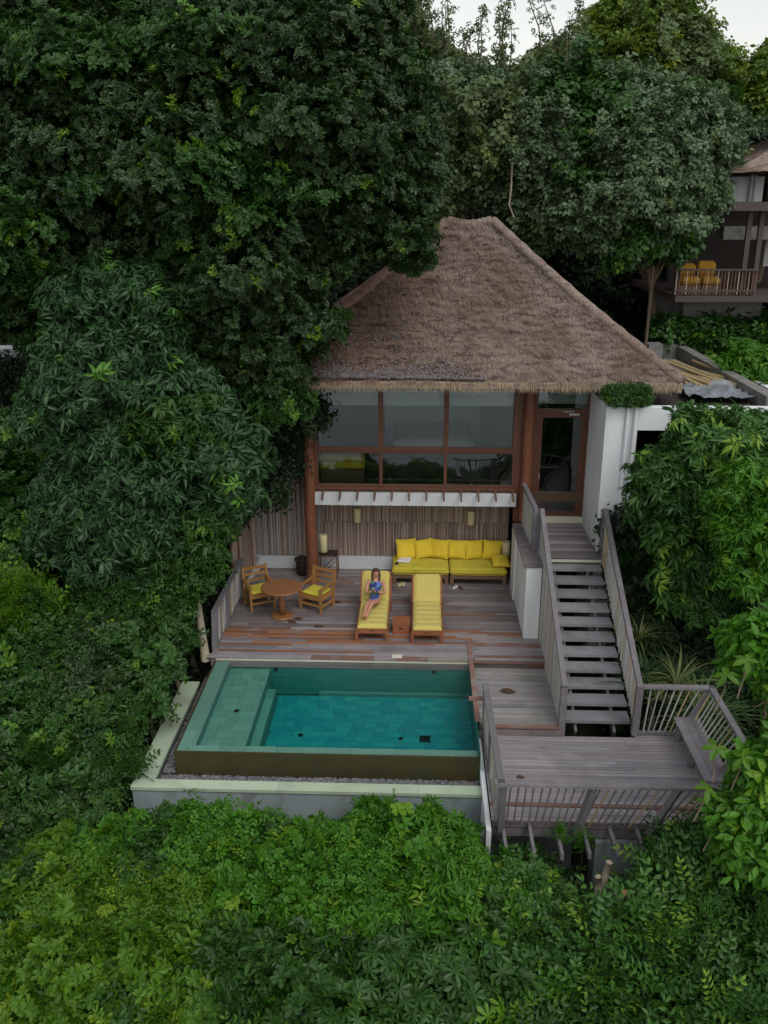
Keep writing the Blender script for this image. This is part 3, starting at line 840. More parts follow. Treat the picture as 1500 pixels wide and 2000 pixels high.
# windows of the upper floor
wx = [at(px, 900, Y=YF).x for px in (618, 744, 870, 1004)]
zt, zm, zs = 5.25, at(800, 880, Y=YF).z, at(800, 949, Y=YF).z
M['pane'] = M['glass']
for i in range(3):
    a, c = wx[i], wx[i+1]
    wdw = sub('window', villa)
    fm = MB()
    fw_ = .055
    for (za, zb) in ((zm+.03, zt), (zs, zm-.03)):
        t_ = .05 if za > zm else .03
        fm.box(a+.01, a+.01+t_, YF-.04, YF+.03, za, zb); fm.box(c-.01-t_, c-.01, YF-.04, YF+.03, za, zb)
        fm.box(a+.01+t_, c-.01-t_, YF-.04, YF+.03, zb-t_, zb); fm.box(a+.01+t_, c-.01-t_, YF-.04, YF+.03, za, za+t_*1.3)
    fm.build('frame', M['redwood'], wdw)
    MB().box(a+.06, c-.06, YF-.005, YF+.005, zm+.10, zt-.05).build('pane', M['glass'], wdw)
    MB().box(a+.04, c-.04, YF-.005, YF+.005, zs+.04, zm-.06).build('pane', M['glass'], wdw)
    MB().box(a+.06, c-.06, YF+.10, YF+.115, at(800, 792, Y=YF+.1).z, zt+.2).build('blind', M['blind'], wdw)
wf = sub('window_frame', villa)
piece('rail', 'box', (wx[0], YF-.02, zm), (wx[3], YF-.02, zm), .09, .06, M['redwood'], wf)
piece('sill', 'box', (wx[0]-.05, YF-.06, zs-.035), (wx[3]+.05, YF-.06, zs-.035), .16, .07, M['redwood'], wf)
for k, xm in enumerate(wx):
    piece('mullion', 'box', (xm, YF-.01, zs), (xm, YF-.01, zt), .06 if k in (1, 2) else .09, .12, M['redwood'], wf)
    piece('mullion', 'box', (xm, YF-.05, zm+.0), (xm, YF-.05, zt), .12, .06, M['redwood'], wf)
piece('post', 'box', (2.43, YF-.02, 1.7), (2.43, YF-.02, zt), .15, .1, M['redwood'], wf)
piece('post', 'box', (2.48, YF+.02, 0.0), (2.48, YF+.02, 2.2), .12, .1, M['redwood'], wf)
# log posts
for (xa, ya, z0, z1, r0, r1, ph) in ((at(611, 1138, Z=0).x, 20.76, 0, 5.3, .15, .125, 0), (at(1027, 950, Y=20.7).x, 20.72, 1.78, 5.3, .14, .13, 2)):
    pts = [(xa+.012*math.sin(k*1.3+ph), ya, z0+(z1-z0)*k/12) for k in range(13)]
    rr = [r0+(r1-r0)*k/12+.008*math.sin(k*2.1+ph) for k in range(13)]
    MB().tube(pts, rr, 18).build('log_post', M['log'], villa)
# door
dx0, dx1 = at(1046, 900, Y=YF).x, at(1141, 900, Y=YF).x
dx0, dx1 = 2.83, 4.0
dz0, dz1 = 1.84, at(1100, 805, Y=YF).z
door = sub('door', villa)
b = MB(); b.box(dx0, dx0+.13, YF-.03, YF+.02, dz0, dz1); b.box(dx1-.13, dx1, YF-.03, YF+.02, dz0, dz1)
b.box(dx0+.13, dx1-.13, YF-.03, YF+.02, dz1-.13, dz1); b.box(dx0+.13, dx1-.13, YF-.03, YF+.02, dz0, dz0+.12)
b.build('leaf_frame', M['redwood'], door)
MB().box(dx0+.13, dx1-.13, YF-.008, YF, dz0+.12, dz1-.13).build('pane', M['glass'], door)
b = MB().box(dx0+.60, dx0+.85, YF-.07, YF-.05, dz1+.02, dz1+.04); b.box(dx0+.74, dx0+.98, YF-.09, YF-.04, dz1-.06, dz1-.01)
b.build('door_closer', M['metal'], door)
MB().box(dx0+.10, dx0+.115, YF-.08, YF-.035, dz0+.95, dz0+1.1).build('handle', M['metal'], door)
b = MB(); b.box(dx0-.09, dx0-.004, YF-.06, YF+.06, 1.75, zt); b.box(dx1+.004, dx1+.05, YF-.06, YF+.06, 1.75, zt)
b.box(dx0-.004, dx1+.004, YF-.06, YF+.06, dz1+.004, dz1+.08)
b.build('door_frame', M['redwood'], villa)
MB().box(dx0, dx1, YF-.01, YF, dz1+.08, zt).build('transom_pane', M['glass'], villa)
MB().box(dx0-.02, dx1+.04, YF+.25, YF+.27, dz1+.15, zt+.2).build('transom_blind', M['blind'], villa)
MB().box(dx0-.1, dx1+.05, YF-.12, YF+.1, 1.685, dz0-.002).build('threshold', M['cream'], villa)
# interior: floor, walls, steps behind the door
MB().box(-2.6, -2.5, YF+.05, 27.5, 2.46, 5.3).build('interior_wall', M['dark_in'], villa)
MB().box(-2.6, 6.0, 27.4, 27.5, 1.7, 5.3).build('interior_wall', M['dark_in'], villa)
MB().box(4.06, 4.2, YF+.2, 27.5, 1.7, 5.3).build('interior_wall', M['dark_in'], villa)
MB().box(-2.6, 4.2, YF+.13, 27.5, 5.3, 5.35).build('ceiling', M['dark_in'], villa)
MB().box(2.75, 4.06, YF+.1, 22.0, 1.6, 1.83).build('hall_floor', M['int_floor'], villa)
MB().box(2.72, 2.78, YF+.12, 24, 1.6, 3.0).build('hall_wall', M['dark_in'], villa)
for k in range(4):
    MB().box(2.80, 3.75, 22.0+.32*k, 22.36+.32*k, 1.92+.17*k, 1.98+.17*k).build('hall_step', M['white'], villa)
# white wing beside the door
WX = 4.05
MB().box(WX, 4.75, 19.02, 20.95, -1.0, 5.0).build('side_wall', M['white'], villa)
zl = at(1300, 842, Y=19.0).z
MB().box(4.75, 8.3, 19.05, 19.3, zl, 4.98).build('lintel_wall', M['white'], villa)
MB().box(8.3, 9.2, 19.05, 23, -1, 4.98).build('end_wall', M['white'], villa)
MB().box(4.75, 8.3, 21.5, 21.6, -1, 4.9).build('recess_wall', M['dark_in'], villa)
MB().box(4.75, 8.3, 19.3, 21.5, -.2, -.1).build('recess_floor', M['int_floor'], villa)
MB().box(4.76, 8.29, 19.31, 21.49, 4.80, 4.85).build('recess_ceiling', M['dark_in'], villa)
for xa in (at(1226, 800, Y=19).x, at(1242, 800, Y=19).x):
    MB().tube([(xa, 18.97, -1), (xa, 18.97, 5.03), (xa, 19.0, 5.09), (xa, 19.12, 5.10)], .045, 12).build('pipe', M['white_sm'], villa)

# flat roof beside the thatch, with its parapet, poles and plastic
fr = thing('flat_roof_wing', (7, 22, 5), 'flat roof wing with lichened parapet tucked beside the thatch', 'roof wing')
MB().box(4.8, 7.9, 19.6, 27.0, 4.55, 4.8).build('slab', M['parapet'], fr)
MB().box(7.6, 7.88, 19.5, 27.0, 4.8, 5.15).build('parapet', M['parapet'], fr)
MB().box(5.2, 7.6, 26.7, 27.0, 4.8, 5.2).build('parapet', M['parapet'], fr)
MB().box(6.5, 6.9, 25.6, 26.1, 4.8, 5.35).build('tank', M['parapet'], fr)
for i in range(16):
    x = 6.3+i*.085
    o = piece('bamboo_pole', 'cane', (x-.4+random.uniform(-.3, .3), 24.6, 4.95+random.uniform(0, .12)), (x+.25+random.uniform(-.3, .3), 21.4, 4.95+random.uniform(0, .1)), .09, .09, M['cane_yel'], None)
    tag(o, 'yellowed bamboo pole in the stack lying on the roof beside the thatch', 'pole', 'bamboo poles stacked on the flat roof')
pv = []; n1, n2 = 24, 14
for j in range(n2+1):
    for i in range(n1+1):
        x = 6.1+1.45*i/n1; y = 20.0+1.5*j/n2
        pv.append((x, y, 4.9+.15*noise.fractal(Vector((x*2.3, y*2.9, 1)), .8, 2, 3)+.12))
pb = MB().add(pv, [(j*(n1+1)+i, j*(n1+1)+i+1, (j+1)*(n1+1)+i+1, (j+1)*(n1+1)+i) for j in range(n2) for i in range(n1)], True)
tag(pb.build('plastic_sheet', M['plastic']), 'crumpled translucent plastic sheet weighing down the roof end', 'plastic sheet')

# ------------------------------------------------------------------ thatched roof
roof = sub('roof', villa)
EZ = at(900, 745, Y=19.6).z
RY = 23.6
RZ = at(920, 432, Y=RY).z
rx0, rx1 = at(872, 432, Y=RY).x, at(962, 432, Y=RY).x
ex0, ex1, ey0, ey1 = -3.85, at(1333, 746, Y=19.6).x, 19.6, 27.6


def roof_face(A, Bp, Cp, D, nu, nv, courses, seedv):
    """A-B the eave, D-C the ridge edge; courses of thatch step out over each other"""
    A, Bp, Cp, D = map(Vector, (A, Bp, Cp, D))
    nrm = (Bp-A).cross((D-A) if (D-A).length > .1 else (Cp-A)).normalized()
    if nrm.z < 0: nrm = -nrm
    g = []
    for j in range(nv+1):
        v = j/nv
        for i in range(nu+1):
            u = i/nu
            p = A.lerp(Bp, u).lerp(D.lerp(Cp, u), v)
            edge = min(1, 8*min(v, 1-v)+.0)
            side = min(1, 10*min(u, 1-u)+.15)
            ph = v*courses + .8*noise.noise(Vector((p.x*.9+seedv, v*9, 0)))+.35*noise.noise(Vector((p.x*3.1+seedv, v*12, 4)))
            saw = 1-(ph % 1.0)
            dsp = .030*saw*side*min(1, v*20) + .06*noise.fractal(Vector((p.x*2.2, p.y*2.2, p.z*2.2+seedv)), .8, 2, 5)*side
            dsp += .025*noise.noise(Vector((p.x*11, p.y*5, p.z*5)))*side
            sag = -.16*math.sin(math.pi*v)*side
            g.append(p+nrm*(dsp+sag))
    fs = [(j*(nu+1)+i, j*(nu+1)+i+1, (j+1)*(nu+1)+i+1, (j+1)*(nu+1)+i) for j in range(nv) for i in range(nu)]
    return g, fs, nrm


FL, FR, BR, BL = (ex0, ey0, EZ), (ex1, ey0, EZ), (ex1, ey1, EZ), (ex0, ey1, EZ)
RL, RR = (rx0, RY, RZ), (rx1, RY, RZ)
faces = [(FL, FR, RR, RL, 190, 120, 19, 0), (FR, BR, RR, RR, 90, 90, 19, 3), (BR, BL, RL, RR, 40, 30, 19, 5), (BL, FL, RL, RL, 60, 60, 19, 8)]
tm = MB()
blades_v, blades_f = [], []


def add_blades(A, Bp, Cp, D, n, grid, nu, nv, nrm):
    dn = ((Vector(A)+Vector(Bp))/2-(Vector(Cp)+Vector(D))/2).normalized()
    al = (Vector(Bp)-Vector(A)).normalized()
    for _ in range(n):
        u, v = random.random(), random.random()
        wv = 1-v*.75
        if random.random() > wv: v = random.random()*.5
        i = min(nu, int(u*nu)); j = min(nv, int(v*nv))
        p = grid[j*(nu+1)+i]+nrm*.012+al*random.uniform(-.03, .03)+dn*random.uniform(-.03, .03)
        L = random.uniform(.07, .17); wd = random.uniform(.006, .014)
        tip = p+dn*L+nrm*random.uniform(-.02, .035)+al*random.uniform(-.05, .05)
        k = len(blades_v)
        blades_v.extend([p-al*wd, p+al*wd, tip])
        blades_f.append((k, k+1, k+2))


for (A, Bq, Cq, D, nu, nv, cs, sdv) in faces:
    g, fs, nrm = roof_face(A, Bq, Cq, D, nu, nv, cs, sdv)
    tm.add(g, fs, False)
    if sdv == 0: add_blades(A, Bq, Cq, D, 60000, g, nu, nv, nrm)
    if sdv == 3: add_blades(A, Bq, Cq, D, 9000, g, nu, nv, nrm)
    if sdv == 8: add_blades(A, Bq, Cq, D, 3000, g, nu, nv, nrm)
tm.build('thatch', M['thatch'], roof)
bl = MB(); bl.add(blades_v, blades_f, False)
tag(bl.build('thatch_straws', M['thatch'], roof), kind='stuff')
# underside and eave body
und = MB()
und.add([(ex0+.1, ey0+.1, EZ-.22), (ex1-.1, ey0+.1, EZ-.22), (ex1-.1, ey1-.1, EZ-.22), (ex0+.1, ey1-.1, EZ-.22)], [(0, 1, 2, 3)])
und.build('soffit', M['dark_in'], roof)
# hip and ridge rolls
for (p, q, rr) in ((FR, RR, .13), (FL, RL, .13), (RL, RR, .14)):
    p, q = Vector(p), Vector(q)
    n = 40
    pts = [p.lerp(q, i/n)+Vector((0, 0, .0+.02*noise.noise(Vector((i*.7, 1, 2)))-(.10*math.sin(math.pi*i/n) if p is not RL else 0))) for i in range(n+1)]
    MB().tube(pts, [rr*(1+.18*noise.noise(Vector((i*.9, 3, 1)))) for i in range(n+1)], 12).build('ridge_cap', M['thatch'], roof)
# hanging fringe in bundles along the eaves
x = ex0
k = 0
while x < ex1-.05:
    L = random.uniform(1.2, 1.9); xb = min(x+L, ex1)
    if ex1-xb < .6: xb = ex1
    fb = MB(); off = random.uniform(-.02, .02)
    dzz = random.uniform(-.015, .02)
    fb.box(x+.01, xb-.01, ey0-.05+off, ey0+.2, EZ-.15, EZ-.02+dzz)
    for _ in range(int((xb-x)*420)):
        xx = random.uniform(x+.01, xb-.01); yy = ey0-.055+off+random.uniform(-.02, .08)
        zt_ = EZ-random.uniform(.0, .10); Ls = random.uniform(.08, .19)*(1.35 if random.random() < .08 else 1)
        wd = random.uniform(.006, .013)
        fb.add([(xx-wd, yy, zt_), (xx+wd, yy-.004, zt_), (xx+random.uniform(-.03, .03), yy-random.uniform(.01, .05), zt_-Ls)], [(0, 1, 2)])
    fb.build('fringe', M['fringe'], roof)
    x = xb
for side, xs_ in ((1, ex1), (-1, ex0)):
    fb = MB()
    fb.box(min(xs_, xs_-side*.2), max(xs_, xs_-side*.2), ey0, ey1, EZ-.15, EZ-.02)
    for _ in range(1600):
        yy = random.uniform(ey0, ey1); z0 = EZ-random.uniform(0, .1); L = random.uniform(.08, .19)
        fb.add([(xs_+side*.01, yy-.01, z0), (xs_+side*.01, yy+.01, z0), (xs_+side*random.uniform(.01, .05), yy, z0-L)], [(0, 1, 2)])
    fb.build('fringe', M['fringe'], roof)
# leaf litter on the lower left of the roof
lv_, lf_, lv2, lf2 = [], [], [], []
sl = (Vector(RL)-Vector((rx0, ey0, EZ))).normalized()
al = Vector((1, 0, 0)); nn = sl.cross(al).normalized()
if nn.z < 0: nn = -nn
for i in range(5200):
    u = random.random()
    x = ex0+.4+u*4.9
    h = abs(random.gauss(0, .16))+.03 if random.random() < .85 else random.uniform(0, 1.6)
    if x > -.5: h *= max(.1, 1-(x+.5)/1.8)
    if i > 4300:
        x = random.uniform(-2.8, 1.2); h = random.uniform(.1, 2.5) if random.random() < .5 else abs(random.gauss(0.3, .2))
    v_ = h/5.2
    p = Vector((x, ey0, EZ))+sl*h+nn*(.05-.16*math.sin(math.pi*min(1, v_))+random.uniform(0, .04))
    s_ = random.uniform(.02, .045); a = random.uniform(0, 6.28)
    t1 = (al*math.cos(a)+sl*math.sin(a))*s_; t2 = (-al*math.sin(a)+sl*math.cos(a))*s_*.5
    t1 += nn*random.uniform(-.3, .3)*s_
    V, Fq = (lv_, lf_) if random.random() < .8 else (lv2, lf2)
    kk = len(V); V.extend([p-t1, p-t2+nn*.006, p+t1, p+t2+nn*.006]); Fq.append((kk, kk+1, kk+2, kk+3))
o = MB().add(lv_, lf_).build('leaf_litter', M['litter']); tag(o, 'grey dead leaves gathered along the lower edge of the thatched roof', 'leaf litter', kind='stuff')
o = MB().add(lv2, lf2).build('leaf_litter', M['litter_brown']); tag(o, 'brown dead leaves scattered over the thatched roof', 'leaf litter', kind='stuff')
# eave plate timbers
MB().box(-3.4, 5.4, 20.75, 20.95, 5.28, 5.30).build('wall_plate', M['redwood'], villa)

# ------------------------------------------------------------------ bamboo fences at the left end of the deck
bf = thing('bamboo_fence', (-3.4, 21.7, 0), 'tall fence of thin grey bamboo canes on a white plinth behind the log post', 'fence')
MB().box(-4.15, -2.5, YB-.05, YB+.028, 0, .36).build('plinth', M['white_sm'], bf)
x = -4.28
while x < -2.5:
    dd = random.uniform(.028, .038)
    piece('cane', 'cane', (x, YB-.01, .36), (x+random.uniform(-.01, .01), YB-.01, 2.52+random.uniform(-.03, .03)), dd, dd, M['cane_pale'] if random.random() < .55 else M['cane'], bf)
    x += dd*1.1
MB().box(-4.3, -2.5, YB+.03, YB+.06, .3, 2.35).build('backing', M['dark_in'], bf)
bf2 = thing('bamboo_fence', (-4.4, 20.8, 0), 'fence of uneven thick bamboo poles along the shaded deck side', 'fence')
for i in range(46):
    f = i/45
    y = 19.85+f*1.85; x = -4.50+.20*f + .05*math.sin(f*9)
    top = 1.75+.75*min(1, f*2.2)+random.uniform(-.08, .12)
    dd = random.choice([.03, .035, .05, .06])
    piece('cane', 'cane', (x+random.uniform(-.01, .01), y, -.3), (x+random.uniform(-.05, .02), y+random.uniform(-.03, .03), top), dd, dd, M['cane_dark'] if random.random() < .3 else M['cane'], bf2)
MB().add([(-4.33, 20.6, 0), (-4.15, YB-.05, 0), (-4.15, YB-.05, .36), (-4.33, 20.6, .05)], [(0, 1, 2, 3)]).add([(-4.36, 20.6, 0), (-4.2, YB, 0), (-4.2, YB, .36), (-4.36, 20.6, .05)], [(3, 2, 1, 0)]).build('curb', M['white_sm'], bf2)

# ------------------------------------------------------------------ furniture
# sofa modules
sx0, sx1 = at(766, 1143, Z=0).x, at(989, 1147, Z=0).x
smid = (sx0+sx1)/2
SY0, SY1 = 20.72, 21.68
for k, (a, c) in enumerate(((sx0, smid-.02), (smid+.02, sx1))):
    t = thing('daybed', ((a+c)/2, SY0, 0), ['wide yellow daybed on a low timber frame, the one carrying the towel', 'wide yellow daybed on a low timber frame against the low white wall'][k], 'daybed', 'yellow daybeds')
    piece('frame_rail', 'box', (a, SY0+.03, .22), (c, SY0+.03, .22), .05, .10, M['sofawood'], t)
    piece('frame_rail', 'box', (a, SY1-.03, .22), (c, SY1-.03, .22), .05, .10, M['sofawood'], t)
    piece('frame_rail', 'box', (a+.03, SY0+.06, .22), (a+.03, SY1-.06, .22), .05, .10, M['sofawood'], t)
    piece('frame_rail', 'box', (c-.03, SY0+.06, .22), (c-.03, SY1-.06, .22), .05, .10, M['sofawood'], t)
    for (lx, ly) in ((a+.05, SY0+.05), (c-.05, SY0+.05), (a+.05, SY1-.05), (c-.05, SY1-.05)):
        piece('leg', 'box', (lx, ly, 0), (lx, ly, .169), .09, .09, M['sofawood'], t)
    MB().puff(a-.01, c+.01, SY0-.02, SY1, .275, .45, .05, 26, 18, .02, k).build('mattress', M['olive'], t)
    for zz in (.30, .428):
        MB().tube([(a+.02, SY0-.022, zz), ((a+c)/2, SY0-.026, zz-.004), (c-.02, SY0-.022, zz)], .006, 6).build('piping', M['yellow2'], t)


def pillow(x, y, z, s, rx, ry, rz, m, label, seed, depth=.16):
    b = MB()
    n = 12
    for side in (1, -1):
        for i in range(n+1):
            for j in range(n+1):
                u, v = -1+2*i/n, -1+2*j/n
                e = (1-u**4)*(1-v**4)
                pin = 1-.09*(1-abs(u))*(abs(v)**3)-.09*(1-abs(v))*abs(u)**3 if True else 1
                xx = u*s/2*(1-.10*(1-u*u)*0-.10*(1-abs(v)**2)*abs(u)*0.6); zz = v*s/2*(1-.10*(1-abs(u)**2)*abs(v)*0.6)
                yy = side*depth/2*max(0, e)**.6 + .02*noise.noise(Vector((u*2+seed, v*2, side)))
                b.v.append((xx, yy, zz))
    N = (n+1)**2
    for side in (0, 1):
        for i in range(n):
            for j in range(n):
                q = [side*N+i*(n+1)+j, side*N+(i+1)*(n+1)+j, side*N+(i+1)*(n+1)+j+1, side*N+i*(n+1)+j+1]
                b.f.append(tuple(q[::-1] if side == 0 else q)); b.sm.append(True)
    mt = Matrix.Translation((x, y, z)) @ Matrix.Rotation(rz, 4, 'Z') @ Matrix.Rotation(rx, 4, 'X') @ Matrix.Rotation(ry, 4, 'Y')
    b.xf(mt)
    o = b.build('pillow', m)
    return tag(o, label, 'pillow', 'yellow pillows on the daybeds')


names = ['first', 'second', 'third', 'fourth', 'fifth', 'sixth']
labs = ['tall yellow scatter pillow directly behind the folded towel', 'yellow scatter pillow second in the row from the towel end', 'yellow scatter pillow just before the gap between the daybeds',
        'yellow scatter pillow straddling the gap between the daybeds', 'slumped yellow scatter pillow fifth in the row against the cane wall', 'yellow scatter pillow with its corner up, next to the corner lamp']
pxs = [(794, 1063), (828, 1065), (858, 1065), (892, 1063), (927, 1066), (962, 1063)]
for i, (px, py) in enumerate(pxs):
    c = at(px, py, Y=21.45)
    pillow(c.x, 21.42+random.uniform(-.03, .03), .70+random.uniform(-.01, .01), .50 if i else .54, R(-20), R(random.uniform(-8, 8)), R(random.uniform(-18, 18)), M['yellow2'], labs[i], i)
c = at(978, 1094, Z=.58)
pillow(c.x, c.y, .56, .46, R(-72), R(14), R(20), M['yellow2'], 'yellow pillow lying flat at the end of the daybed beside the low wall', 9)

# towel and phone on the daybed
c = at(790, 1094, Z=.47)
tw = MB(); tw.puff(-.16, .16, -.17, .17, .452, .515, .02, 10, 10, .012, 3); tw.xf(Matrix.Translation((c.x, c.y, 0)) @ Matrix.Rotation(R(-12), 4, 'Z'))
tag(tw.build('towel', M['towel']), 'folded white towel lying on the yellow daybed', 'towel')
c = at(775, 1100, Z=.47)
ph = MB().box(c.x-.045, c.x+.045, c.y-.055, c.y+.055, .458, .472)
tag(ph.build('phone', M['black']), 'small black device on the yellow daybed left of the towel', 'phone')

# wall lamps
for k, px in enumerate((698, 920)):
    c = at(px, 1005 if k == 0 else 1010, Y=YB-.1)
    t = thing('wall_lamp', (c.x, YB-.12, c.z), ['parchment wall lamp on the cane wall nearer the log post', 'parchment wall lamp on the cane wall above the daybeds'][k], 'wall lamp', 'parchment wall lamps')
    MB().lathe((c.x, YB-.13, c.z-.19), [(.085, 0), (.095, .02), (.098, .36), (.09, .38)], 18).build('lamp_shade', M['shade'], t)
    piece('mount', 'box', (c.x, YB-.03, c.z), (c.x, YB-.05, c.z), .06, .06, M['metal'], t)
# lamp stands
for k, (px, py) in enumerate(((632, 1074), (989, 1060))):
    Yl = 21.25 if k == 0 else 21.5
    c = at(px, py, Y=Yl)
    t = thing('lamp_table', (c.x, Yl, 0), ['dark cane side table under the lamp behind the log post', 'small cane side table in the corner beside the daybed'][k], 'side table')
    hgt = .62 if k == 0 else .40
    xw = .24
    cx_ = c.x+.12 if k == 0 else c.x-.05
    for (ax, ay) in ((-xw, -.2), (xw, -.2), (-xw, .2), (xw, .2)):
        piece('leg', 'rod', (cx_+ax, Yl+ay, 0), (cx_+ax*.95, Yl+ay*.95, hgt), .035, .035, M['cane_dark'], t)
    for (ay) in (-.2, .2):
        piece('stretcher', 'rod', (cx_-xw, Yl+ay, .15), (cx_+xw, Yl+ay, .15), .025, .025, M['cane_dark'], t)
        piece('brace', 'rod', (cx_-xw*.6, Yl+ay, .15), (cx_+xw, Yl+ay, .5 if k == 0 else .34), .025, .025, M['cane_dark'], t)
        piece('apron', 'rod', (cx_-xw, Yl+ay, hgt-.02), (cx_+xw, Yl+ay, hgt-.02), .03, .03, M['cane_dark'], t)
    MB().box(cx_-xw, cx_+xw, Yl-.2, Yl+.2, hgt-.004, hgt+.015).build('top', M['urn'], t)
    t2 = thing('table_lamp', (c.x, Yl, hgt), ['cylindrical parchment lamp behind the log post', 'cylindrical parchment lamp between the daybed and the low wall'][k], 'lamp', 'parchment table lamps')
    lz = hgt+.015
    MB().lathe((c.x, Yl, lz), [(.07, 0), (.08, .02), (.03, .03)], 16).build('base', M['urn'], t2)
    MB().lathe((c.x, Yl, lz+.03), [(.095, 0), (.105, .015), (.105, .44), (.095, .46)], 20).build('lamp_shade', M['shade'], t2)
# barrel
c = at(592, 1116, Z=0)
t = thing('wicker_barrel', (c.x, 21.3, 0), 'dark wicker barrel with a lid in the shade beside the log post', 'barrel')
MB().lathe((c.x, 21.3, 0), [(.13, 0), (.15, .1), (.155, .3), (.15, .40)], 20).build('body', M['urn'], t)
MB().lathe((c.x, 21.3, .40), [(.19, 0), (.2, .02), (.19, .05), (.05, .07)], 20).build('lid', M['urn'], t)

# round table
c = at(552, 1203, Z=0)
TX, TY = c.x, c.y
t = thing('round_table', (TX, TY, 0), 'round teak pedestal table between the two armchairs', 'table')
MB().lathe((TX, TY, 0), [(.26, 0), (.265, .01), (.265, .03), (.25, .045)], 36).build('foot', M['table'], t)
MB().lathe((TX, TY, .045), [(.075, 0), (.075, .67)], 20).build('pedestal', M['table'], t)
MB().lathe((TX, TY, .715), [(.43, 0), (.475, .008), (.48, .02), (.475, .034), (.46, .04)], 48).build('tabletop', M['table'], t)


def armchair(x, y, rz, label):
    t = thing('teak_armchair', (0, 0, 0), label, 'armchair', 'teak armchairs at the round table')
    W, D = .29, .26
    sq = .055
    for sx in (-1, 1):
        piece('leg', 'box', (sx*W, -D, 0), (sx*W, -D, .60 if True else .4), sq, sq, M['teak'], t)
        piece('leg', 'box', (sx*W, D, 0), (sx*W, D+.03, .50), sq, sq, M['teak'], t)
        piece('back_post', 'box', (sx*W, D+.03, .50), (sx*W, D+.09, .92), sq, sq, M['teak'], t)
        piece('armrest', 'box', (sx*W, -D-.05, .615), (sx*W, D+.02, .64), .065, .03, M['teak'], t)
        piece('side_rail', 'box', (sx*W, -D+.03, .36), (sx*W, D-.03, .36), .03, .07, M['teak'], t)
        piece('stretcher', 'box', (sx*W, -D+.03, .17), (sx*W, D-.03, .17), .03, .05, M['teak'], t)
    piece('apron', 'box', (-W+.03, -D, .36), (W-.03, -D, .36), .03, .07, M['teak'], t)
    piece('stretcher', 'box', (-W+.03, -D, .19), (W-.03, -D, .19), .03, .05, M['teak'], t)
    for (za, zb, dy) in ((.83, .91, .075), (.69, .75, .062), (.55, .60, .045)):
        piece('back_slat', 'box', (-W+.03, D+dy, (za+zb)/2), (W-.03, D+dy, (za+zb)/2), .025, zb-za, M['teak'], t)
    for i in range(5):
        yy = -D+.03+i*.115
        piece('seat_slat', 'box', (-W+.0, yy, .405), (W, yy, .405), .10, .02, M['teak'], t)
    cu = MB().puff(-W+.03, W-.03, -D+.0, D-.02, .416, .49, .03, 12, 12, .01, int(x*10) % 7)
    cu.build('cushion', M['olive'], t)
    t.location = (x, y, 0); t.rotation_euler = (0, 0, rz)
    return t


c1, c2 = at(507, 1168, Z=.2), at(619, 1172, Z=.2)
armchair(c1.x, c1.y, R(27), 'teak armchair with yellow seat cushion standing beside the bamboo fence railing')
armchair(c2.x, c2.y, R(-28), 'teak armchair with yellow seat cushion standing in front of the log post')


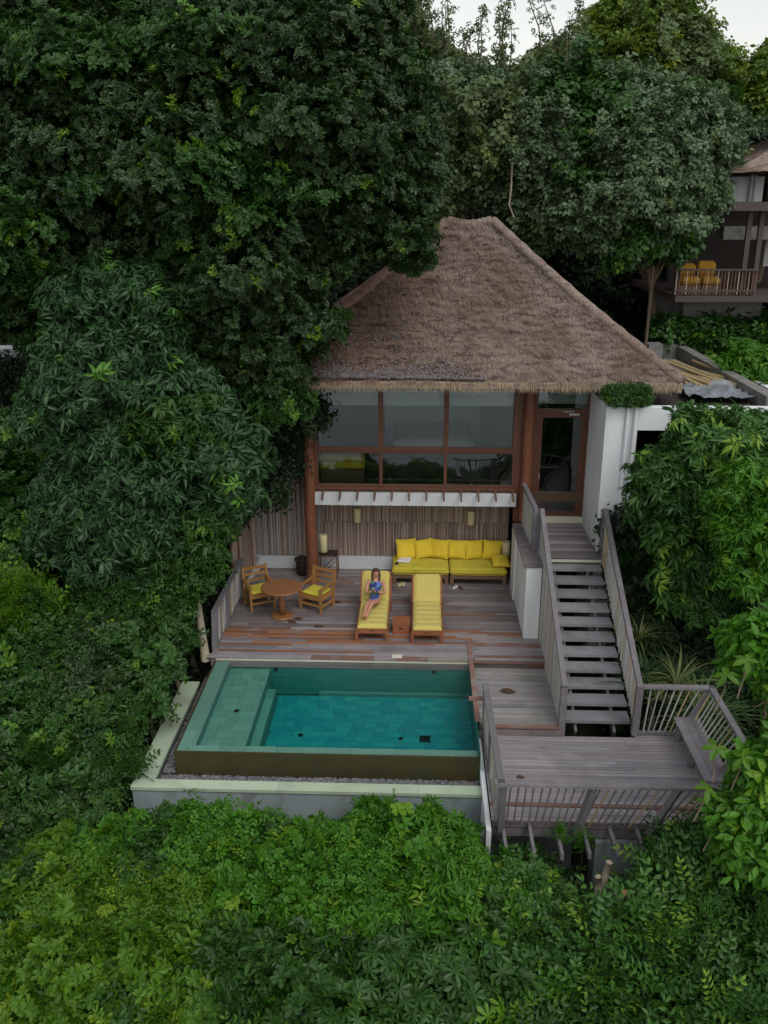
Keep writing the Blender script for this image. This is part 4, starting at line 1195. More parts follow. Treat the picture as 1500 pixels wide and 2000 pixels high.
# sun loungers
def lounger(x0, x1, y0, yf, flat, ang, label, seed):
    t = thing('sun_lounger', ((x0+x1)/2, yf, 0), label, 'sun lounger', 'teak sun loungers')
    zt_ = .30
    for x in (x0+.025, x1-.025):
        piece('side_rail', 'box', (x, yf, zt_-.06), (x, yf+2.02, zt_-.06), .035, .10, M['teak_red'], t)
        piece('leg', 'box', (x, yf+.03, 0), (x, yf+.03, zt_-.01), .055, .06, M['teak_red'], t)
        piece('leg', 'box', (x, yf+1.55, 0), (x, yf+1.55, zt_-.11), .05, .06, M['teak_red'], t)
    piece('end_rail', 'box', (x0+.05, yf+.03, zt_-.055), (x1-.05, yf+.03, zt_-.055), .03, .11, M['teak_red'], t)
    MB().box((x0+x1)/2-.06, (x0+x1)/2+.06, yf+.0125, yf+.0145, zt_-.055, zt_-.04).build('grip_slot', M['black'], t)
    for i in range(12):
        yy = yf+.08+i*(flat-.08)/11.5
        piece('slat', 'box', (x0+.045, yy, zt_-.02), (x1-.045, yy, zt_-.02), .07, .02, M['teak_red'], t)
    hy, L = yf+flat, .80
    dv = Vector((0, math.cos(ang), math.sin(ang)))
    for x in (x0+.07, x1-.07):
        p = Vector((x, hy, zt_-.02)); piece('back_rail', 'box', p, p+dv*L, .03, .045, M['teak_red'], t)
    for i in range(9):
        p = Vector((0, hy, zt_+.005))+dv*(.05+i*.088)
        piece('back_slat', 'box', (x0+.0, p.y, p.z), (x1+.0, p.y, p.z), .07, .02, M['teak_red'], t, up=(0, -math.sin(ang), math.cos(ang)))
    for x in (x0-.0, x1+.0):
        piece('back_prop', 'box', (x, hy+.45, zt_-.1), (x, hy+.62, zt_+.40*math.sin(ang)/math.sin(R(40))), .03, .035, M['teak_red'], t)
        MB().tube([(x-.02, yf+1.62, .09), (x+.02, yf+1.62, .09)], .09, 18).build('wheel', M['teak_red'], t)
    # cushion follows the frame, with quilted rolls
    nv, nu = 90, 14
    prof = []
    tot = flat-.03+L
    V, Fc = [], []
    for side in (0, 1):
        for j in range(nv+1):
            s_ = tot*j/nv
            if s_ < flat-.03: base = Vector((0, yf+.03+s_, zt_)); nr = Vector((0, 0, 1))
            else:
                q = s_-(flat-.03); base = Vector((0, yf+flat, zt_))+dv*q; nr = Vector((0, -math.sin(ang), math.cos(ang)))
            bl_ = min(1, max(0, (s_-(flat-.03)+.08)/.16))
            nr = Vector((0, 0, 1)).lerp(Vector((0, -math.sin(ang), math.cos(ang))), bl_).normalized()
            rolls = abs(math.sin(math.pi*(s_+.02)/.235)) if s_ < flat+.05 else 1
            for i in range(nu+1):
                u = i/nu
                ed = min(1, min(u, 1-u)*12+.0); ee = min(1, min(s_, tot-s_)/.04)
                rd = math.sqrt(max(0, 1-(1-ed)**2))*math.sqrt(max(0, 1-(1-ee)**2))
                h = (.055+.032*rolls**.6)*rd+.012+.008*noise.noise(Vector((u*5, s_*7, seed)))
                xx = x0+.04+(x1-x0-.08)*u+.010*noise.noise(Vector((u*2, s_*6, seed+9)))
                V.append(Vector((xx, base.y, base.z))+nr*(h if side else .004))
    N = (nv+1)*(nu+1)
    for side in (0, 1):
        for j in range(nv):
            for i in range(nu):
                q = [side*N+j*(nu+1)+i, side*N+j*(nu+1)+i+1, side*N+(j+1)*(nu+1)+i+1, side*N+(j+1)*(nu+1)+i]
                Fc.append(tuple(q if side else q[::-1]))
    for j in range(nv):
        for i in (0, nu):
            a = j*(nu+1)+i; q = [a, a+nu+1, N+a+nu+1, N+a]
            Fc.append(tuple(q if i == 0 else q[::-1]))
    for i in range(nu):
        for j in (0, nv):
            a = j*(nu+1)+i; q = [a, a+1, N+a+1, N+a]
            Fc.append(tuple(q if j == 0 else q[::-1]))
    MB().add(V, Fc, True).build('cushion', M['yellow'], t)
    return t


l0, l1 = at(694.6, 1253, Z=0).x, at(758.5, 1254, Z=0).x
r0_, r1_ = at(803, 1257, Z=0).x, at(866, 1258, Z=0).x
LYF = at(726, 1253, Z=0).y
lounger(l0, l1, 0, LYF, 1.42, R(40), 'teak sun lounger with yellow mattress, the one the woman lies on', 1)
lounger(r0_, r1_, 0, at(835, 1257, Z=0).y, 1.42, R(33), 'empty teak sun lounger with yellow mattress beside the small teak box', 4)
# box table
ca, cb = at(767, 1239, Z=0), at(800, 1239, Z=0)
t = thing('box_table', ((ca.x+cb.x)/2, ca.y, 0), 'low reddish teak box with a hand slot standing between the loungers', 'side table')
MB().box(ca.x, cb.x, ca.y, ca.y+.40, 0.0, .24).build('body', M['teak_red'], t)
for i in range(4):
    piece('top_board', 'box', (ca.x-.01, ca.y+.04+i*.104, .252), (cb.x+.01, ca.y+.04+i*.104, .252), .098, .022, M['teak_red'], t)
MB().box((ca.x+cb.x)/2-.05, (ca.x+cb.x)/2+.05, ca.y-.003, ca.y-.0005, .13, .16).build('hand_slot', M['black'], t)

# sandals
for k, (px, py, m, lb) in enumerate(((782, 1143, 'shade', 'tan strappy sandal lying left of its pair beneath the first daybed'), (788, 1142, 'shade', 'tan strappy sandal right of its pair beneath the first daybed'),
                                     (889, 1148, 'towel', 'white sandal on the deck in front of the second daybed'), (900, 1150, 'litter_brown', 'brown sandal on the deck in front of the second daybed'))):
    c = at(px, py, Z=0)
    t = thing('sandal', (c.x, c.y, 0), lb, 'sandal', 'sandals on the deck')
    a = R(random.uniform(-40, 40))
    mt = Matrix.Translation((c.x, c.y, .002)) @ Matrix.Rotation(a, 4, 'Z')
    b = MB(); n = 14
    out = [(.042*math.cos(q)*(1+.15*math.sin(q)), .115*math.sin(q)) for q in [2*math.pi*i/n for i in range(n)]]
    b.add([(x, y, 0) for x, y in out]+[(x, y, .018) for x, y in out], [tuple(range(n))[::-1], tuple(range(n, 2*n))]+[(i, (i+1) % n, n+(i+1) % n, n+i) for i in range(n)])
    b.xf(mt); b.build('sole', M[m], t)
    s = MB().tube([(-.04, .03, .015), (-.02, .035, .05), (.02, .035, .05), (.04, .03, .015)], .008, 6); s.tube([(-.038, -.03, .015), (0, -.02, .055), (.038, -.03, .015)], .008, 6)
    s.xf(mt); s.build('strap', M[m], t)

# fallen leaves and the worn gaps of the deck
def deadleaf(px, py, z, L, ang, label):
    c = at(px, py, Z=z)
    b = MB(); n = 6
    top = []
    for i in range(n+1):
        f = i/n; wd = .28*L*math.sin(math.pi*f)**.8
        for s_ in (-1, 0, 1):
            top.append((-L/2+L*f, s_*wd, .008+.012*abs(s_)+.015*math.sin(f*5)))
    b.add(top, [(i*3+j, i*3+j+1, (i+1)*3+j+1, (i+1)*3+j) for i in range(n) for j in range(2)], True)
    b.xf(Matrix.Translation((c.x, c.y, z)) @ Matrix.Rotation(ang, 4, 'Z'))
    tag(b.build('fallen_leaf', M['litter_brown']), label, 'leaf', 'fallen leaves on the decks')


deadleaf(583, 1209, .004, .22, .2, 'dark fallen leaf on the deck right of the table foot')
deadleaf(570, 1215, .004, .26, -.4, 'dark fallen leaf on the deck nearest the table foot')
deadleaf(623, 1224, .004, .24, .3, 'curled fallen leaf on the brown boards between table and lounger')
deadleaf(660, 1177, .004, .2, 0, 'small dark leaf on the deck beside the armchair leg')
deadleaf(992, 1351, -.137, .34, 0.0, 'long dark leaf shape lying across the walkway beside the pool')
deadleaf(1017, 1519, -.297, .16, 0.0, 'thin dark leaf near the front rail of the lower deck')


# ------------------------------------------------------------------ the woman on the lounger
def skin_mesh(verts, edges, radii, sub_=2):
    me = bpy.data.meshes.new('sk'); me.from_pydata(verts, edges, [])
    o = bpy.data.objects.new('sk', me); COL.objects.link(o)
    md = o.modifiers.new('s', 'SKIN'); md.use_smooth_shade = True
    md.branch_smoothing = .3
    for i, r in enumerate(radii):
        me.skin_vertices[0].data[i].radius = (r if isinstance(r, tuple) else (r, r))
    me.skin_vertices[0].data[0].use_root = True
    s2 = o.modifiers.new('u', 'SUBSURF'); s2.levels = sub_; s2.render_levels = sub_
    dg_ = bpy.context.evaluated_depsgraph_get(); dg_.update()
    nm = bpy.data.meshes.new_from_object(o.evaluated_get(dg_))
    bpy.data.objects.remove(o)
    return nm


PXc = at(733, 1172, Z=.5).x
hip = Vector((PXc+.0, 18.72, .50))
chest = Vector((PXc-.005, 18.97, .74)); neck = Vector((PXc, 19.05, .90)); head = Vector((PXc+.0, 19.035, 1.04))
mid = hip.lerp(chest, .5)+Vector((0, .02, 0))
shL, shR = Vector((PXc-.165, 19.03, .83)), Vector((PXc+.165, 19.03, .83))
elL, elR = Vector((PXc-.225, 18.84, .62)), Vector((PXc+.225, 18.84, .62))
waL, waR = Vector((PXc-.055, 18.70, .70)), Vector((PXc+.05, 18.70, .70))
hL, hR = Vector((PXc-.085, 18.68, .50)), Vector((PXc+.085, 18.68, .50))
knL, knR = Vector((PXc-.16, 18.26, .60)), Vector((PXc-.055, 18.25, .63))
anL, anR = Vector((PXc-.225, 17.88, .45)), Vector((PXc-.175, 17.87, .455))
toL, toR = Vector((PXc-.245, 17.80, .56)), Vector((PXc-.185, 17.79, .56))
person = thing('person', (PXc, 18.7, .4), 'woman in a blue floral dress reclining on the lounger holding a phone', 'person')
P = [hip, mid, chest, neck, head, shL, elL, waL, shR, elR, waR, hL, knL, anL, hR, knR, anR]
ED = [(0, 1), (1, 2), (2, 3), (3, 4), (2, 5), (5, 6), (6, 7), (2, 8), (8, 9), (9, 10), (0, 11), (11, 12), (12, 13), (0, 14), (14, 15), (15, 16)]
RD = [(.13, .10), (.115, .085), (.14, .09), .048, .05, .05, .038, .026, .05, .038, .026, .085, .055, .034, .085, .055, .034]
V_, E_, R_ = [p[:] for p in P], list(ED), list(RD)


def chain(root, pts, rads):
    prev = root
    for p, r in zip(pts, rads):
        V_.append(tuple(p)); R_.append(r); E_.append((prev, len(V_)-1)); prev = len(V_)-1
    return prev


for (an, to, idx) in ((anL, toL, 13), (anR, toR, 16)):
    chain(idx, [an+Vector((0, .03, -.03)).lerp(Vector((0, 0, 0)), 0), an.lerp(to, .5)+Vector((0, -.02, 0)), to+Vector((0, -.01, .015))], [.034, .036, .022])
bm_ = skin_mesh(V_, E_, R_, 2)
bm_.materials.clear(); bm_.materials.append(M['skin'])
# shift into the thing's frame
o = bpy.data.objects.new('body', bm_); COL.objects.link(o); o.parent = person; o.location = -org(person); ORG[o.name] = org(person)
for sgn, wv in ((-1, waL), (1, waR)):
    # a hand: palm and five bent fingers closing on the phone
    tgt = Vector((PXc, 18.655, .735))
    d = (tgt-wv).normalized()
    side = Vector((0, 0, 1)).cross(d).normalized()
    palm = wv+d*.05
    hv, he, hr = [wv[:], (wv+d*.035)[:], palm[:]], [(0, 1), (1, 2)], [.022, (.032, .016), (.036, .016)]
    for k in range(5):
        if k < 4:
            off = Vector((0, 0, 1))*(.024-.016*k)
            L = [.032, .036, .034, .026][k]
            p0 = palm+off+d*.01; p1 = p0+d*L*.8+Vector((0, -.016, 0)); p2 = p1+d*L*.45+Vector((0, .012, 0))
        else:
            p0 = palm+Vector((0, -.012, .018))-d*.015; p1 = p0+Vector((0, -.022, .02))+d*.012; p2 = p1+d*.022+Vector((0, .0, .006))
        i0 = len(hv); hv += [p0[:], p1[:], p2[:]]; he += [(2, i0), (i0, i0+1), (i0+1, i0+2)]; hr += [.010, .009, .007]
    hm = skin_mesh(hv, he, hr, 1); hm.materials.clear(); hm.materials.append(M['skin'])
    ho = bpy.data.objects.new('hand', hm); COL.objects.link(ho); ho.parent = person; ho.location = -org(person)
# head shape
hd = bmesh.new(); bmesh.ops.create_icosphere(hd, subdivisions=4, radius=1.0)
tilt = Matrix.Translation(head) @ Matrix.Rotation(R(24), 4, 'X')
for v in hd.verts:
    x, y, z = v.co
    f = 1.0
    X_ = x*.074*(1-.16*max(0, -z)); Y_ = y*.092; Z_ = z*.112
    if y < 0:   # face side is -Y
        if z < -.1: Y_ *= 1-.10*(-z)
        nose = math.exp(-((x/.16)**2))*max(0, 1-abs(z+.12)/.28)
        Y_ -= .020*nose
        eye = math.exp(-(((abs(x)-.36)/.15)**2+((z-.08)/.12)**2)); Y_ += .010*eye
        ch = math.exp(-((x/.3)**2+((z+.82)/.18)**2)); Y_ -= .008*ch
        lp = math.exp(-((x/.25)**2+((z+.47)/.08)**2)); Y_ -= .005*lp
    for s_ in (-1, 1):
        er = math.exp(-(((x-s_*.97)/.2)**2+((y-.05)/.18)**2+((z+.02)/.25)**2)); X_ += s_*.012*er
    v.co = tilt @ Vector((X_, Y_, Z_))
hme = bpy.data.meshes.new('head'); hd.to_mesh(hme); hd.free(); hme.materials.append(M['skin'])
hme.polygons.foreach_set('use_smooth', [True]*len(hme.polygons))
ho = bpy.data.objects.new('head', hme); COL.objects.link(ho); ho.parent = person; ho.location = -org(person); ORG[ho.name] = org(person)
fe = MB()
for s_ in (-1, 1):
    k0 = len(fe.v)
    fe.tube([(s_*.018, -.080, .014), (s_*.028, -.0805, .011), (s_*.040, -.074, .012)], [.003, .0055, .003], 6)
    fe.tube([(s_*.015, -.083, .030), (s_*.030, -.082, .034), (s_*.045, -.072, .028)], [.0025, .004, .0025], 6)
fe.xf(tilt); fe.build('eye_line', M['hair'], ho)
lp = MB().tube([(-.022, -.084, -.050), (0, -.094, -.052), (.022, -.084, -.050)], [.003, .007, .003], 6); lp.xf(tilt); lp.build('mouth', M['lip'], ho)
# hair: cap pulled back plus a tail over the shoulder
hb = bmesh.new(); bmesh.ops.create_icosphere(hb, subdivisions=4, radius=1.0)
dele = []
for v in hb.verts:
    x, y, z = v.co
    if (y < -.42+.30*max(0, z-.45)*0 and z < .62) or (z < -.55 and y < .1): dele.append(v)
    g_ = 1+.03*noise.noise(Vector((x*9, y*2, z*2)))
    v.co = tilt @ Vector((x*.084*g_, (y*.102+.008)*g_, z*.121*g_+.004))
bmesh.ops.delete(hb, geom=dele, context='VERTS')
hme = bpy.data.meshes.new('hair'); hb.to_mesh(hme); hb.free(); hme.materials.append(M['hair'])
hme.polygons.foreach_set('use_smooth', [True]*len(hme.polygons))
hr_ = bpy.data.objects.new('hair', hme); COL.objects.link(hr_); hr_.parent = person; hr_.location = -org(person); ORG[hr_.name] = org(person)
hl = MB()
for s_ in (-1, 1):
    hl.tube([head+Vector((s_*.072, .03, .02)), head+Vector((s_*.084, .0, -.07)), head+Vector((s_*.078, -.03, -.17)), head+Vector((s_*.07, -.07, -.26))], [.03, .03, .026, .01], 10)
hl.build('hair_strand', M['hair'], person)
# dress
dm = bpy.data.materials.new('blue_floral_dress'); dm.use_nodes = True
n, l = dm.node_tree.nodes, dm.node_tree.links
g = n.new('ShaderNodeNewGeometry'); vo = n.new('ShaderNodeTexVoronoi'); vo.inputs['Scale'].default_value = 17; l.new(g.outputs['Position'], vo.inputs['Vector'])
cr = n.new('ShaderNodeValToRGB'); cr.color_ramp.interpolation = 'CONSTANT'
cr.color_ramp.elements[0].position = 0; cr.color_ramp.elements[0].color = (.02, .03, .16, 1)
cr.color_ramp.elements[1].position = .38; cr.color_ramp.elements[1].color = (.025, .06, .38, 1)
for ps_, cc in ((.62, (.12, .17, .45, 1)), (.78, (.05, .17, .13, 1)), (.9, (.22, .26, .12, 1))):
    q = cr.color_ramp.elements.new(ps_); q.color = cc
sx_ = n.new('ShaderNodeSeparateColor'); l.new(vo.outputs['Color'], sx_.inputs[0]); l.new(sx_.outputs[0], cr.inputs[0])
l.new(cr.outputs[0], n['Principled BSDF'].inputs['Base Color']); n['Principled BSDF'].inputs['Roughness'].default_value = .8
dv_ = [tuple(hip+Vector((0, 0, .005))), tuple(mid+Vector((0, -.005, .008))), tuple(chest+Vector((0, -.005, .004))), tuple(chest.lerp(shL, .80)+Vector((0, 0, .015))), tuple(chest.lerp(shR, .80)+Vector((0, 0, .015))),
       tuple(hL.lerp(knL, .45)+Vector((0, 0, .01))), tuple(hR.lerp(knR, .55)+Vector((0, 0, .01)))]
de_ = [(0, 1), (1, 2), (2, 3), (2, 4), (0, 5), (0, 6)]
dm_ = skin_mesh(dv_, de_, [(.150, .118), (.122, .098), (.152, .105), .072, .072, .098, .098], 2)
dm_.materials.clear(); dm_.materials.append(dm)
do = bpy.data.objects.new('dress', dm_); COL.objects.link(do); do.parent = person; do.location = -org(person)
pb = MB().box(-.075, .075, -.006, .006, -.035, .035); pb.xf(Matrix.Translation((PXc, 18.645, .735)) @ Matrix.Rotation(R(-35), 4, 'X'))
tag(pb.build('phone', M['black']), 'phone held in both hands by the woman on the lounger', 'phone')

# ------------------------------------------------------------------ contents of the upper room
t = thing('daybed', (-2.0, 21.6, 2.46), 'yellow upholstered daybed seen through the lower corner window pane', 'daybed')
MB().box(-2.44, -1.35, 21.3, 22.2, 2.47, 2.86).build('base', M['sofawood'], t)
MB().puff(-2.45, -1.34, 21.28, 22.2, 2.862, 3.06, .04, 10, 8, .01, 2).build('mattress', M['yellow2'], t)
MB().puff(-2.45, -1.34, 21.30, 22.15, 3.062, 3.25, .04, 10, 8, .01, 5).build('mattress', M['yellow2'], t)
t = thing('bed', (0.3, 24.3, 2.46), 'pale made up bed dimly visible behind the middle window', 'bed')
MB().box(-.7, 1.5, 23.4, 25.6, 2.47, 2.8).build('base', M['sofawood'], t)
MB().puff(-.7, 1.5, 23.4, 25.6, 2.8, 3.1, .08, 14, 14, .02, 3).build('mattress', M['towel'], t)
MB().box(-1.0, 1.8, 25.65, 25.8, 2.47, 4.0).build('headboard', M['blind'], t)

# ------------------------------------------------------------------ neighbouring villa, right
nb = thing('hillside_villa', (10, 28, 5), 'neighbouring villa on the slope with a timber balcony and orange seats', 'villa')
YN = 27.0
def N_(px, py, Y=YN): return at(px, py, Y=Y)
def nbox(name, x0, x1, y0, y1, Ya, Yb, m, par=None):
    a = N_(x0, y1, Ya); c = N_(x1, y0, Ya)
    return MB().box(a.x, c.x, Ya, Yb, a.z, c.z).build(name, m, par or nb)
nbox('floor_slab', 1318, 1600, 578, 590, 26.2, 32, M['purple_wood'])
nbox('plinth', 1330, 1489, 586, 640, 27.6, 32, M['parapet'])
nbox('foundation', 1335, 1484, 641, 800, 27.8, 32, M['parapet'])
nbox('roof_beam', 1400, 1600, 394, 412, 26.0, 26.6, M['purple_wood'])
nbox('upper_wall', 1418, 1494, 345, 394, 28.5, 29, M['white'])
nbox('spandrel', 1412, 1600, 442, 468, 27.4, 27.8, M['parapet'])
nbox('back_wall', 1300, 1600, 412, 590, 30.5, 30.8, M['dark_in'])
nbox('inner_wall', 1490, 1600, 470, 520, 28.2, 28.4, M['cane_pale'])
for (px, ww) in ((1318, 7), (1444, 6), (1467, 10)):
    a = N_(px, 590, 26.4); c = N_(px, 412, 26.4)
    piece('post', 'box', (a.x, 26.4, a.z), (a.x, 26.4, c.z), .13, .13, M['purple_wood'], nb)
for px in (1463, 1471):
    a = N_(px, 394, 28.4); c = N_(px, 342, 28.4)
    piece('pipe', 'rod', (a.x, 28.4, a.z), (a.x, 28.4, c.z), .09, .09, M['white_sm'], nb)
bal = sub('balcony_railing', nb)
a = N_(1320, 527, 26.25); c = N_(1482, 527, 26.25)
piece('handrail', 'box', (a.x, 26.25, a.z), (c.x, 26.25, c.z), .1, .05, M['purple_wood'], bal)
z0 = N_(1400, 575, 26.25).z
piece('bottom_rail', 'box', (a.x, 26.25, z0+.1), (c.x, 26.25, z0+.1), .06, .05, M['purple_wood'], bal)
for i in range(24):
    x = a.x+(c.x-a.x)*(i+.5)/24
    piece('baluster', 'rod', (x, 26.25, z0), (x, 26.25, a.z), .035, .035, M['cane_dark'] if i % 3 else M['cane'], bal)
# its thatched roof
e0 = N_(1395, 338, 27.0)
rz_ = 11.6
rv = [(e0.x+.3, 26.6, e0.z), (e0.x+8, 26.6, e0.z), (e0.x+8, 34, e0.z), (e0.x+.3, 34, e0.z), (e0.x+4.1, 30, rz_)]
nr_ = MB()
for q in range(4):
    A_, B_ = Vector(rv[q]), Vector(rv[(q+1) % 4]); T_ = Vector(rv[4])
    gg, ff, nn_ = roof_face(A_, B_, T_, T_, 40, 40, 14, q)
    nr_.add(gg, ff)
nr_.build('roof', M['thatch'], nb)
for i, (x0, x1, y0, y1, lb) in enumerate(((1330, 1372, 517, 558, 'orange cushioned balcony sofa half hidden by the hanging crown'), (1372, 1412, 512, 558, 'orange armchair at the open end of the neighbouring balcony'))):
    a = N_(x0, y1, 27.2); c = N_(x1, y0, 27.2)
    t = thing('balcony_seat', ((a.x+c.x)/2, 27.2, a.z), lb, 'seat', 'orange seats on the neighbouring balcony')
    MB().puff(a.x, c.x, 27.2, 28.0, a.z, a.z+.25, .06, 8, 8).build('seat', M['orange'], t)
    MB().puff(a.x, c.x, 27.8, 28.0, a.z+.25, c.z, .08, 8, 4).build('backrest', M['orange'], t)
    MB().box(a.x, c.x, 27.25, 27.95, N_(1400, 577, 27.2).z, a.z).build('base', M['sofawood'], t)

# pole and neighbour pieces at the left edge
p0 = at(1262, 655, Y=25.5)
tag(MB().tube([(p0.x, 25.5, gz(p0.x, 25.5)-.2), at(1276, 520, Y=25.5)], .045, 8).build('timber_pole', M['bark']), 'slender grey timber pole standing among the dark trees', 'pole')
t = thing('garden_wall', tuple(at(0, 745, Y=22)), 'white garden wall topped by a boarded fence behind the dense tree', 'wall')
a, c = at(-60, 770, Y=22.0), at(62, 708, Y=22.0)
MB().box(a.x-4, c.x, 22.0, 22.4, a.z-2, c.z).build('wall', M['white'], t)
MB().box(a.x-4, c.x+.04, 21.9, 22.5, c.z, c.z+.35).build('coping', M['white_sm'], t)
fz = at(0, 684, Y=23).z
for i in range(22):
    x = at(-60, 700, Y=23).x+i*.11
    piece('board', 'box', (x, 23.0, c.z-.5), (x, 23.0, fz+random.uniform(-.02, .02)), .1, .02, M['cane_yel'], t)
t = thing('hut', tuple(at(40, 400, Y=34)), 'grey roofed hut glimpsed through the dense tree', 'hut')
a, c = at(20, 430, Y=34), at(75, 372, Y=34)
MB().box(a.x-1.5, c.x, 34, 36, a.z-2, a.z+.55).build('wall', M['redwood'], t)
MB().add([(a.x-1.8, 33.6, a.z+.5), (c.x+.3, 33.6, a.z+.5), (c.x-.6, 35, c.z+.3), (a.x-1, 35, c.z+.3)], [(0, 1, 2, 3)]).add([(c.x+.3, 33.6, a.z+.5), (c.x+.3, 36.4, a.z+.5), (c.x-.6, 35, c.z+.3)], [(0, 1, 2)]).build('roof', M['parapet'], t)
# dark fence far right
t = thing('bamboo_fence', tuple(at(1470, 1200, Y=19)), 'dark bamboo fence in the shade behind the right hand tree', 'fence')
for i in range(40):
    x = 7.2+i*.07
    piece('cane', 'cane', (x, 18.6-.02*i, -1.6), (x+.02, 18.6-.02*i, 1.0+.15*math.sin(i)), .055, .055, M['cane_dark'] if i % 3 else M['cane'], t)

# ------------------------------------------------------------------ foliage
random.seed(21)
RG = np.random.default_rng(21)


def leaf(V, Fc, A, p, d, nrm, L, W, shape='ell', curl=.15, fold=.18, val=None):
    """one leaf: folded on its midrib and drooping to the tip"""
    d = d.normalized(); s = d.cross(nrm)
    if s.length < 1e-4: s = d.cross(Vector((0.3, 1, 0.2)))
    s.normalize(); n_ = s.cross(d).normalized()
    if n_.z < 0 and nrm.z > 0: n_ = -n_
    k = len(V); val = random.random() if val is None else val
    if shape == 'dia':
        V += [p, p+d*L*.58+s*W/2+n_*fold*W, p+d*L-n_*curl*L, p+d*L*.58-s*W/2+n_*fold*W]
        Fc += [(k, k+1, k+2), (k, k+2, k+3)]; A += [val]*4
        return
    st = {'ell': ((.28, .36), (.62, .46)), 'obo': ((.35, .30), (.78, .48)), 'ova': ((.22, .48), (.58, .40)), 'lan': ((.25, .42), (.62, .36))}[shape]
    q = []
    for (f, w_) in st:
        c = p+d*L*f-n_*curl*L*f*f
        q += [c+s*W*w_+n_*fold*W*w_*2, c, c-s*W*w_+n_*fold*W*w_*2]
    V += [p]+q+[p+d*L-n_*curl*L]
    Fc += [(k, k+1, k+2), (k, k+2, k+3), (k+1, k+4, k+5, k+2), (k+2, k+5, k+6, k+3), (k+4, k+7, k+5), (k+5, k+7, k+6)]
    A += [val]*8


def vec(az, el):
    return Vector((math.cos(az)*math.cos(el), math.sin(az)*math.cos(el), math.sin(el)))


